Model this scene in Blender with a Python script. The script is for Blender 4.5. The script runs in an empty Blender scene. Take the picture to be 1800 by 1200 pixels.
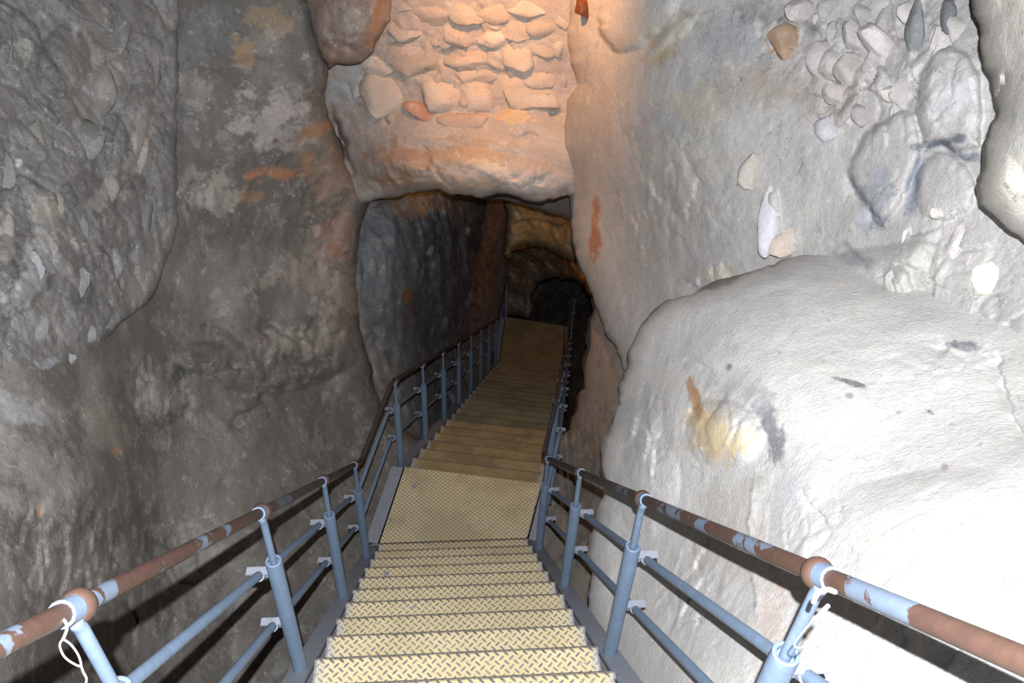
import bpy, bmesh, math, random
import numpy as np
from mathutils import Vector, Matrix

random.seed(7)
rng = np.random.default_rng(7)
C = bpy.context.scene.collection
scene = bpy.context.scene

# ------------------------------------------------------------------ camera
F, CX, CY = 1459.0, 900.0, 600.0
def _ray(x, y): return np.array([(x - CX) / F, -(y - CY) / F, -1.0])
_dn = _ray(815, 2315); _Z = -_dn / np.linalg.norm(_dn)
_h = _ray(789, 723); _Y = _h - _h.dot(_Z) * _Z; _Y /= np.linalg.norm(_Y)
_X = np.cross(_Y, _Z)
R = np.array([_X, _Y, _Z])                       # camera axes -> world
def at(x, y, d):                                 # a point seen at x, y, at distance d in front
    return R @ (_ray(x, y) * d)
def onz(x, y, z):
    r = R @ _ray(x, y); return r * (z / r[2])

cam_d = bpy.data.cameras.new('camera'); cam = bpy.data.objects.new('camera', cam_d); C.objects.link(cam)
cam_d.sensor_width = 36; cam_d.lens = F / 1800 * 36; cam_d.clip_start = 0.02; cam_d.clip_end = 200
cam.matrix_world = Matrix([[*R[0], 0], [*R[1], 0], [*R[2], 0], [0, 0, 0, 1]])
scene.camera = cam

# ------------------------------------------------------------------ light
w = bpy.data.worlds.new('world'); scene.world = w; w.use_nodes = True
w.node_tree.nodes['Background'].inputs[0].default_value = (0.55, 0.6, 0.7, 1)
w.node_tree.nodes['Background'].inputs[1].default_value = 0.0015
def point(name, pos, power, col, radius):
    l = bpy.data.lights.new(name, 'POINT'); l.energy = power; l.color = col; l.shadow_soft_size = radius
    o = bpy.data.objects.new(name, l); o.location = Vector(pos); C.objects.link(o); return o
# the camera's flash, a hand's width above and a little behind the lens
point('camera_flash', R @ np.array([0.005, 0.115, 0.13]), 1000, (1.0, 0.995, 1.0), 0.008)
# the cave's warm lamps: one above the passage mouth, one inside the passage
lamp = bpy.data.lights.new('warm_lamp', 'SPOT'); lamp.energy = 200; lamp.color = (1.0, 0.46, 0.18); lamp.shadow_soft_size = .05
lamp.spot_size = math.radians(118); lamp.spot_blend = 1.0
lo = bpy.data.objects.new('warm_lamp', lamp); C.objects.link(lo); _a = Vector(at(840, -290, 4.5)); _b = Vector(at(1000, 60, 6.0))
lo.location = _a; lo.rotation_euler = (_b - _a).to_track_quat('-Z', 'Y').to_euler()
point('warm_lamp', at(965, 318, 8.3), 26, (1.0, 0.42, 0.10), 0.08)
point('warm_lamp', at(1010, 470, 12.6), 8, (1.0, 0.36, 0.07), 0.08)

scene.view_settings.view_transform = 'Standard'
scene.view_settings.look = 'None'
scene.view_settings.exposure = 0.0
scene.view_settings.gamma = 1.0
scene.view_settings.use_curve_mapping = False

# ------------------------------------------------------------------ helpers
def smooth(m):
    m.polygons.foreach_set('use_smooth', [True] * len(m.polygons))
def mesh_obj(name, verts, faces, mat, parent=None, sm=False):
    me = bpy.data.meshes.new(name); me.from_pydata([tuple(map(float, v)) for v in verts], [], faces)
    me.update()
    if sm: smooth(me)
    o = bpy.data.objects.new(name, me); me.materials.append(mat); C.objects.link(o)
    if parent: o.parent = parent
    return o
def thing(name, label, cat, loc=(0, 0, 0), rz=0, group=None):
    o = bpy.data.objects.new(name, None); C.objects.link(o)
    o.location = Vector(loc); o.rotation_euler.z = rz; o['label'] = label; o['category'] = cat
    o.empty_display_size = 0.1
    if group: o['group'] = group
    return o
def tag(o, label, cat, group=None):
    o['label'] = label; o['category'] = cat
    if group: o['group'] = group
    return o

class MB:
    def __init__(s): s.v = []; s.f = []
    def add(s, v, f):
        n = len(s.v); s.v += [np.array(p, float) for p in v]; s.f += [tuple(i + n for i in q) for q in f]; return s
    def box(s, c, d, rot=None):
        c = np.array(c, float); d = np.array(d, float) / 2
        vs = []
        for x in (-1, 1):
            for y in (-1, 1):
                for z in (-1, 1):
                    p = np.array([x, y, z]) * d
                    if rot is not None: p = rot @ p
                    vs.append(c + p)
        return s.add(vs, [(0, 1, 3, 2), (4, 6, 7, 5), (0, 4, 5, 1), (2, 3, 7, 6), (0, 2, 6, 4), (1, 5, 7, 3)])
    def tube(s, pts, r, n=12, closed=False, sy=1.0):
        pts = [np.array(p, float) for p in pts]; m = len(pts)
        rr = r if isinstance(r, (list, tuple)) else [r] * m
        vs = []; prev = None
        for i, p in enumerate(pts):
            a = pts[(i - 1) % m] if (closed or i > 0) else p
            b = pts[(i + 1) % m] if (closed or i < m - 1) else p
            t = b - a; t /= (np.linalg.norm(t) + 1e-9)
            if prev is None:
                u = np.cross(t, [0, 0, 1.0])
                if np.linalg.norm(u) < 0.1: u = np.cross(t, [1.0, 0, 0])
            else: u = prev - prev.dot(t) * t
            u /= np.linalg.norm(u); prev = u; v = np.cross(t, u)
            for k in range(n):
                q = 2 * math.pi * k / n
                vs.append(p + rr[i] * (math.cos(q) * u + sy * math.sin(q) * v))
        fs = []
        for i in range(m if closed else m - 1):
            j = (i + 1) % m
            for k in range(n):
                k2 = (k + 1) % n
                fs.append((i * n + k, i * n + k2, j * n + k2, j * n + k))
        if not closed:
            fs.append(tuple(range(n - 1, -1, -1))); fs.append(tuple((m - 1) * n + k for k in range(n)))
        return s.add(vs, fs)
    def lathe(s, prof, c, n=20):
        c = np.array(c, float); vs = []; fs = []
        for (r, z) in prof:
            for k in range(n):
                q = 2 * math.pi * k / n; vs.append(c + np.array([r * math.cos(q), r * math.sin(q), z]))
        for i in range(len(prof) - 1):
            for k in range(n):
                k2 = (k + 1) % n; fs.append((i * n + k, i * n + k2, (i + 1) * n + k2, (i + 1) * n + k))
        return s.add(vs, fs)
    def build(s, name, mat, parent=None, sm=False):
        o = mesh_obj(name, s.v, s.f, mat, parent, sm)
        bm = bmesh.new(); bm.from_mesh(o.data); bmesh.ops.recalc_face_normals(bm, faces=bm.faces); bm.to_mesh(o.data); bm.free()
        if sm: o.data.set_sharp_from_angle(angle=math.radians(40))
        return o
def arc_path(pts, r=0.05, n=6):                  # round the corners of a polyline
    pts = [np.array(p, float) for p in pts]; out = [pts[0]]
    for i in range(1, len(pts) - 1):
        a, b, c = pts[i - 1], pts[i], pts[i + 1]
        d1 = a - b; d2 = c - b; l1 = np.linalg.norm(d1); l2 = np.linalg.norm(d2)
        rr = min(r, l1 * .45, l2 * .45)
        p = b + d1 / l1 * rr; q = b + d2 / l2 * rr
        for k in range(n + 1):
            t = k / n; out.append((1 - t) ** 2 * p + 2 * t * (1 - t) * b + t * t * q)
    out.append(pts[-1]); return out

# ---- numpy noise
def _hash(ix, iy, iz, seed):
    h = (ix.astype(np.int64) * 374761393 + iy.astype(np.int64) * 668265263 + iz.astype(np.int64) * 2147483647 + seed * 974711) & 0xFFFFFFFF
    h = ((h ^ (h >> 13)) * 1274126177) & 0xFFFFFFFF
    h = ((h ^ (h >> 16)) * 2246822519) & 0xFFFFFFFF
    return ((h ^ (h >> 15)) & 0xFFFFFF) / float(0xFFFFFF)
def vnoise(P, seed=0):
    i = np.floor(P).astype(np.int64); f = P - i; f = f * f * f * (f * (f * 6 - 15) + 10)
    out = 0
    for dx in (0, 1):
        for dy in (0, 1):
            for dz in (0, 1):
                wgt = (f[:, 0] if dx else 1 - f[:, 0]) * (f[:, 1] if dy else 1 - f[:, 1]) * (f[:, 2] if dz else 1 - f[:, 2])
                out = out + wgt * _hash(i[:, 0] + dx, i[:, 1] + dy, i[:, 2] + dz, seed)
    return out * 2 - 1
def fbm(P, freq, octv=4, seed=0, rough=.5):
    a = 1.0; s = 0; out = np.zeros(len(P)); rot = np.array([[.8, .6, 0], [-.6, .8, 0], [0, 0, 1]]) @ np.array([[1, 0, 0], [0, .8, .6], [0, -.6, .8]])
    Q = P * freq
    for o in range(octv):
        out += a * vnoise(Q, seed + o * 17); s += a; a *= rough; Q = (Q @ rot) * 2.03 + 11.7
    return out / s
def ridged(P, freq, octv=4, seed=0):
    a = 1.0; s = 0; out = np.zeros(len(P)); Q = P * freq
    rot = np.array([[.8, .6, 0], [-.6, .8, 0], [0, 0, 1]]) @ np.array([[1, 0, 0], [0, .8, .6], [0, -.6, .8]])
    for o in range(octv):
        out += a * (1 - np.abs(vnoise(Q, seed + o * 13)) * 2); s += a; a *= .5; Q = (Q @ rot) * 2.1 + 5.3
    return out / s
def cells(P, freq, seed=0):                      # nearest cell: distance gap to the border, and a random value per cell
    Q = P * freq; i = np.floor(Q).astype(np.int64)
    d1 = np.full(len(P), 9.0); d2 = np.full(len(P), 9.0); idv = np.zeros(len(P)); tilt = np.zeros(len(P))
    for dx in (-1, 0, 1):
        for dy in (-1, 0, 1):
            for dz in (-1, 0, 1):
                a, b, c = i[:, 0] + dx, i[:, 1] + dy, i[:, 2] + dz
                px = a + _hash(a, b, c, seed); py = b + _hash(a, b, c, seed + 1); pz = c + _hash(a, b, c, seed + 2)
                ex, ey, ez = Q[:, 0] - px, Q[:, 1] - py, Q[:, 2] - pz
                d = np.sqrt(ex ** 2 + ey ** 2 + ez ** 2)
                hv = _hash(a, b, c, seed + 3)
                tl = ex * (_hash(a, b, c, seed + 4) - .5) + ey * (_hash(a, b, c, seed + 5) - .5) + ez * (_hash(a, b, c, seed + 6) - .5)
                m = d < d1
                d2 = np.where(m, d1, np.minimum(d2, d)); idv = np.where(m, hv, idv); tilt = np.where(m, tl, tilt); d1 = np.where(m, d, d1)
    return d2 - d1, idv, tilt

# ------------------------------------------------------------------ materials
def new_mat(name):
    m = bpy.data.materials.new(name); m.use_nodes = True; nt = m.node_tree
    return m, nt, nt.nodes['Principled BSDF']
def N(nt, t, **k):
    n = nt.nodes.new(t)
    for a, b in k.items():
        if a.startswith('i'): 
            key = a[1:]; key = int(key) if key.isdigit() else key
            n.inputs[key].default_value = b
        else: setattr(n, a, b)
    return n
def math_n(nt, op, a, b=None, clamp=False):
    n = nt.nodes.new('ShaderNodeMath'); n.operation = op; n.use_clamp = clamp
    for i, v in enumerate((a, b)):
        if v is None: continue
        if isinstance(v, (int, float)): n.inputs[i].default_value = v
        else: nt.links.new(v, n.inputs[i])
    return n.outputs[0]
def mixc(nt, fac, a, b, mode='MIX'):
    n = nt.nodes.new('ShaderNodeMix'); n.data_type = 'RGBA'; n.blend_type = mode
    for s, v in ((0, fac), (6, a), (7, b)):
        if isinstance(v, (int, float)): n.inputs[s].default_value = v
        elif isinstance(v, tuple): n.inputs[s].default_value = (*v, 1)
        else: nt.links.new(v, n.inputs[s])
    return n.outputs[2]
def ramp(nt, src, lo, hi):
    n = nt.nodes.new('ShaderNodeMapRange'); n.interpolation_type = 'SMOOTHSTEP'
    nt.links.new(src, n.inputs[0]); n.inputs[1].default_value = lo; n.inputs[2].default_value = hi; return n.outputs[0]
def noise(nt, vec, scale, detail=6, rough=.6, dist=0.0):
    n = nt.nodes.new('ShaderNodeTexNoise'); n.inputs['Scale'].default_value = scale; n.inputs['Detail'].default_value = detail
    n.inputs['Roughness'].default_value = rough; n.inputs['Distortion'].default_value = dist
    nt.links.new(vec, n.inputs['Vector']); return n.outputs[0]

def rock_material(name, fleck=1.0, bump=1.0):
    m, nt, b = new_mat(name); g = nt.nodes.new('ShaderNodeNewGeometry'); pos = g.outputs['Position']
    att = nt.nodes.new('ShaderNodeVertexColor'); att.layer_name = 'Col'
    n1 = noise(nt, pos, 2.6, 8, .65, .4); n2 = noise(nt, pos, 15, 10, .78, .7); n3 = noise(nt, pos, 75, 6, .7); n5 = noise(nt, pos, 5.5, 10, .72, .3)
    v = math_n(nt, 'MULTIPLY_ADD', n1, .44); v.node.inputs[2].default_value = .78
    c = mixc(nt, 1.0, att.outputs[0], v, 'MULTIPLY')
    # broad dusty clouds, pale chalky flecks, brown iron specks and darker grime pockets
    c = mixc(nt, math_n(nt, 'MULTIPLY', ramp(nt, n5, .50, .66), .34 * fleck), c, (.57, .565, .56))
    f1 = math_n(nt, 'MULTIPLY', ramp(nt, n2, .55, .63), ramp(nt, n5, .40, .58))
    c = mixc(nt, math_n(nt, 'MULTIPLY', f1, .45 * fleck), c, (.76, .755, .74))
    n6 = noise(nt, pos, 9, 10, .8, .9)
    c = mixc(nt, math_n(nt, 'MULTIPLY', math_n(nt, 'MULTIPLY', ramp(nt, n6, .60, .68), ramp(nt, n1, .50, .62)), .5 * fleck), c, (.36, .21, .13))
    n4 = noise(nt, pos, 7.5, 10, .8, 1.0)
    c = mixc(nt, math_n(nt, 'MULTIPLY', ramp(nt, n4, .44, .34), .26 * fleck), c, (.14, .135, .14))
    n7 = noise(nt, pos, 2.1, 9, .62, .5)         # hairline cracks
    vein = math_n(nt, 'MULTIPLY', ramp(nt, math_n(nt, 'ABSOLUTE', math_n(nt, 'SUBTRACT', n7, .5)), .0065, .0), ramp(nt, n6, .53, .60))
    c = mixc(nt, math_n(nt, 'MULTIPLY', vein, .30 * fleck), c, (.07, .07, .075))
    n8 = noise(nt, pos, 34, 6, .75, .3)
    c = mixc(nt, math_n(nt, 'MULTIPLY', ramp(nt, n8, .60, .68), .30), c, (.80, .79, .77))
    c = mixc(nt, math_n(nt, 'MULTIPLY', ramp(nt, n8, .40, .33), .22 * fleck), c, (.12, .12, .12))
    v3 = math_n(nt, 'MULTIPLY_ADD', n3, .55); v3.node.inputs[2].default_value = .73
    c = mixc(nt, 1.0, c, v3, 'MULTIPLY')
    nt.links.new(c, b.inputs['Base Color']); b.inputs['Roughness'].default_value = .95
    b.inputs['Specular IOR Level'].default_value = .12
    h = math_n(nt, 'ADD', math_n(nt, 'MULTIPLY', n4, .25), math_n(nt, 'ADD', math_n(nt, 'MULTIPLY', n2, .30), math_n(nt, 'SUBTRACT', math_n(nt, 'ADD', math_n(nt, 'MULTIPLY', n3, .22), math_n(nt, 'MULTIPLY', n8, .22)), math_n(nt, 'MULTIPLY', vein, .12))))
    bp = N(nt, 'ShaderNodeBump'); bp.inputs['Strength'].default_value = .8; bp.inputs['Distance'].default_value = .022 * bump
    nt.links.new(h, bp.inputs['Height']); nt.links.new(bp.outputs[0], b.inputs['Normal'])
    return m
M = {}
M['smooth_rock'] = rock_material('smooth_rock', .95, 1.25)
M['rough_rock'] = rock_material('rough_rock', 1.1, 1.8)
M['tunnel_rock'] = rock_material('tunnel_rock', .9, 1.8)
M['chalk_rock'] = rock_material('chalk_rock', .7, 1.2)
M['stone'] = rock_material('stone', .6, 1.2)

def paint_material(name, base, rust_amt, dirt=(.10, .11, .13), dark=False):
    m, nt, b = new_mat(name); g = nt.nodes.new('ShaderNodeNewGeometry'); pos = g.outputs['Position']
    n1 = noise(nt, pos, 5, 6, .6, .8); n2 = noise(nt, pos, 40, 5, .65); n3 = noise(nt, pos, 16, 6, .6)
    c = mixc(nt, math_n(nt, 'MULTIPLY', ramp(nt, n2, .45, .7), .30), base, dirt)
    c = mixc(nt, math_n(nt, 'MULTIPLY', ramp(nt, n3, .5, .66), .35), c, tuple(min(1, x * 1.35) for x in base))
    if rust_amt > 0:
        rc = mixc(nt, n2, (.036, .022, .018), (.085, .046, .034))
        s = math_n(nt, 'ADD', n1, math_n(nt, 'MULTIPLY', math_n(nt, 'SUBTRACT', n2, .5), .12))
        c = mixc(nt, ramp(nt, s, .56 - rust_amt, .58 - rust_amt), c, rc)
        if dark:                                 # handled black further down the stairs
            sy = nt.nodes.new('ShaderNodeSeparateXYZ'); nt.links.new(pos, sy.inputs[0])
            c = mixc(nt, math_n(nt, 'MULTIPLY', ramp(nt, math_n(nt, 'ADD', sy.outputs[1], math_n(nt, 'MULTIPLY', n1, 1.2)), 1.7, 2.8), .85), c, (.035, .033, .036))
    nt.links.new(c, b.inputs['Base Color']); b.inputs['Roughness'].default_value = .55
    b.inputs['Specular IOR Level'].default_value = .35
    bp = N(nt, 'ShaderNodeBump'); bp.inputs['Strength'].default_value = .25; bp.inputs['Distance'].default_value = .003
    nt.links.new(n2, bp.inputs['Height']); nt.links.new(bp.outputs[0], b.inputs['Normal'])
    return m
M['blue_paint'] = paint_material('blue_grey_paint', (.125, .18, .265), 0)
M['stringer_paint'] = paint_material('grey_paint', (.215, .235, .285), 0)
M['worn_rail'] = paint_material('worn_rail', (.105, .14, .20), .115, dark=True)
M['rust'] = paint_material('rust', (.10, .05, .042), .25)

def tread_material(nm, nose, soil_shade):
    m, nt, b = new_mat(nm); tc = nt.nodes.new('ShaderNodeTexCoord'); sp = nt.nodes.new('ShaderNodeSeparateXYZ')
    nt.links.new(tc.outputs['Object'], sp.inputs[0]); x, y = sp.outputs[0], sp.outputs[1]
    a = .0255 * math.sqrt(2)
    u = math_n(nt, 'DIVIDE', math_n(nt, 'ADD', x, y), a); v = math_n(nt, 'DIVIDE', math_n(nt, 'SUBTRACT', x, y), a)
    fu = math_n(nt, 'SUBTRACT', math_n(nt, 'FRACT', u), .5); fv = math_n(nt, 'SUBTRACT', math_n(nt, 'FRACT', v), .5)
    par = math_n(nt, 'FLOORED_MODULO', math_n(nt, 'ADD', math_n(nt, 'FLOOR', u), math_n(nt, 'FLOOR', v)), 2)
    inv = math_n(nt, 'SUBTRACT', 1, par)
    A = math_n(nt, 'ADD', math_n(nt, 'MULTIPLY', fu, inv), math_n(nt, 'MULTIPLY', fv, par))
    B = math_n(nt, 'ADD', math_n(nt, 'MULTIPLY', fv, inv), math_n(nt, 'MULTIPLY', fu, par))
    e = math_n(nt, 'ADD', math_n(nt, 'POWER', math_n(nt, 'ABSOLUTE', math_n(nt, 'DIVIDE', A, .50)), 2.5), math_n(nt, 'POWER', math_n(nt, 'ABSOLUTE', math_n(nt, 'DIVIDE', B, .17)), 2))
    loz = ramp(nt, e, 1.15, .75)
    g = nt.nodes.new('ShaderNodeNewGeometry'); pos = g.outputs['Position']
    n1 = noise(nt, pos, 2.6, 6, .6); n2 = noise(nt, pos, 22, 6, .65, .4); n3 = noise(nt, pos, 110, 4, .6); n4 = noise(nt, pos, 8, 4, .5)
    c = mixc(nt, n2, (.50, .415, .235), (.60, .515, .32))
    c = mixc(nt, math_n(nt, 'MULTIPLY', ramp(nt, n1, .42, .60), .30 + .35 * soil_shade), c, (.27, .215, .09))
    if soil_shade == 1: c = mixc(nt, 1.0, c, (.55, .48, .34), 'MULTIPLY')  # dimness of the passage multiplied into the paint colour
    wear = math_n(nt, 'MULTIPLY', loz, math_n(nt, 'ADD', math_n(nt, 'MULTIPLY', ramp(nt, n2, .35, .60), .35), .62))
    c = mixc(nt, wear, c, (.13, .13, .155))
    patch = ramp(nt, math_n(nt, 'ADD', noise(nt, pos, 13, 5, .55), math_n(nt, 'MULTIPLY', n3, .14)), .735, .77)
    c = mixc(nt, math_n(nt, 'MULTIPLY', patch, .8), c, (.20, .21, .27))
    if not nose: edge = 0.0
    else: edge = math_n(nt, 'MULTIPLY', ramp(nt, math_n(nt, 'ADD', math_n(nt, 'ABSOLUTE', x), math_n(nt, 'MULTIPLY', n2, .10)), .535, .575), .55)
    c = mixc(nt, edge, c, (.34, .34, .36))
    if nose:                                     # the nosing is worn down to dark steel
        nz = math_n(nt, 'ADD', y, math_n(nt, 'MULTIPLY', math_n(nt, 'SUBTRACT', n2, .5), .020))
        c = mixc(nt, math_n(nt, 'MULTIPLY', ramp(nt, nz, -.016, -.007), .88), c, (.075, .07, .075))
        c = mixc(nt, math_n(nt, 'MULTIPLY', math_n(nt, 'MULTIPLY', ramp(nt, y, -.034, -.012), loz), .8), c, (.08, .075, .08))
    grit = math_n(nt, 'MULTIPLY', ramp(nt, n3, .52, .64), .25)
    c = mixc(nt, grit, c, (.30, .29, .27))
    nt.links.new(c, b.inputs['Base Color']); b.inputs['Roughness'].default_value = .7; b.inputs['Specular IOR Level'].default_value = .25
    bp = N(nt, 'ShaderNodeBump'); bp.inputs['Strength'].default_value = .6; bp.inputs['Distance'].default_value = .004
    nt.links.new(math_n(nt, 'ADD', loz, math_n(nt, 'MULTIPLY', n3, .2)), bp.inputs['Height']); nt.links.new(bp.outputs[0], b.inputs['Normal'])
    return m
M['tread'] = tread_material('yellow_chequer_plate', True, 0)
M['tread_shaded'] = tread_material('shaded_yellow_chequer_plate', True, 1)  # shaded copy for the lower flight: dimness painted in, heavier soil patches
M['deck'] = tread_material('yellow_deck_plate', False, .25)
M['deck_shaded'] = tread_material('shaded_yellow_deck_plate', False, 1)  # same painted-in dimness for the far landing
def plain(name, col, rough=.5):
    m, nt, b = new_mat(name); g = nt.nodes.new('ShaderNodeNewGeometry')
    n = noise(nt, g.outputs['Position'], 60, 3)
    c = mixc(nt, n, tuple(x * .85 for x in col), col); nt.links.new(c, b.inputs['Base Color']); b.inputs['Roughness'].default_value = rough
    return m
M['wire'] = plain('white_wire', (.85, .84, .80), .35)

# ------------------------------------------------------------------ rock surfaces
def tps(pts):
    P = np.array([(a / 1000., b / 1000.) for a, b, _ in pts]); z = np.array([p[2] for p in pts], float); n = len(P)
    def K(A, B):
        r2 = ((A[:, None, :] - B[None]) ** 2).sum(-1); return .5 * r2 * np.log(r2 + 1e-12)
    A = np.zeros((n + 3, n + 3)); A[:n, :n] = K(P, P) + np.eye(n) * 2e-3; A[:n, n] = 1; A[:n, n + 1:] = P; A[n, :n] = 1; A[n + 1:, :n] = P.T
    s = np.linalg.solve(A, np.r_[z, 0, 0, 0])
    def f(x, y):
        Q = np.stack([np.ravel(x), np.ravel(y)], 1) / 1000.; out = np.empty(len(Q))
        for i in range(0, len(Q), 20000):
            q = Q[i:i + 20000]; out[i:i + 20000] = K(q, P) @ s[:n] + s[n] + q @ s[n + 1:]
        return out
    return f
def jag(poly, amp, seg=7, seed=0):               # ragged version of a polyline
    pl = [np.array(p, float) for p in poly]; out = []; s0 = 0.0; ph = np.random.default_rng(seed).uniform(0, 100)
    for a, b in zip(pl[:-1], pl[1:]):
        L = np.linalg.norm(b - a); k = max(1, int(L / 4)); nrm = np.array([-(b - a)[1], (b - a)[0]]) / (L + 1e-9)
        for i in range(k):
            s1 = s0 + L * i / k; q = np.array([[s1 / 31 + ph, ph, 0.]]); q2 = np.array([[s1 / 11 + ph, 7., 0.]]); q3 = np.array([[s1 / 4.7, ph, 9.]])
            out.append(a + (b - a) * i / k + nrm * amp * (1.3 * vnoise(q)[0] + .9 * vnoise(q2)[0] + .5 * vnoise(q3)[0]))
        s0 += L
    out.append(pl[-1]); return np.array(out)
def seg_dist(P, poly):                           # distance, nearest point and side of a polyline
    best = np.full(len(P), 1e9); near = np.zeros((len(P), 2)); side = np.zeros(len(P)); tt = np.zeros(len(P))
    m = len(poly) - 1
    for k in range(m):
        a, b = poly[k], poly[k + 1]; d = b - a; L2 = d.dot(d) + 1e-9
        t = np.clip(((P - a) @ d) / L2, 0, 1); q = a + t[:, None] * d; e = P - q; ds = (e ** 2).sum(1)
        mk = ds < best; best[mk] = ds[mk]; near[mk] = q[mk]; side[mk] = np.sign(d[0] * (P - a)[mk, 1] - d[1] * (P - a)[mk, 0]); tt[mk] = ((k + t) / m)[mk]
    return np.sqrt(best), near, side, tt
def seg_near(P, poly, mg):                       # the same, worked out only close to the line
    lo = poly.min(0) - mg; hi = poly.max(0) + mg; k = ((P > lo) & (P < hi)).all(1)
    d = np.full(len(P), 1e4); sd = np.zeros(len(P)); t = np.zeros(len(P)); nr = None
    if k.any(): d[k], nr, sd[k], t[k] = seg_dist(P[k], poly)
    return d, nr, sd, t
def inside(P, poly):
    c = np.zeros(len(P), bool); n = len(poly); x, y = P[:, 0], P[:, 1]
    for i in range(n):
        x1, y1 = poly[i]; x2, y2 = poly[(i + 1) % n]
        if y1 == y2: continue
        k = ((y1 > y) != (y2 > y)) & (x < (x2 - x1) * (y - y1) / (y2 - y1) + x1); c ^= k
    return c
def axis(a, b, s, lo, hi):
    xs = [a]
    while xs[-1] < b:
        x = xs[-1]; out = max(lo - x, x - hi, 0); xs.append(x + s * (1 + min(out / 25., 4)))
    return np.array(xs)

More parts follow.
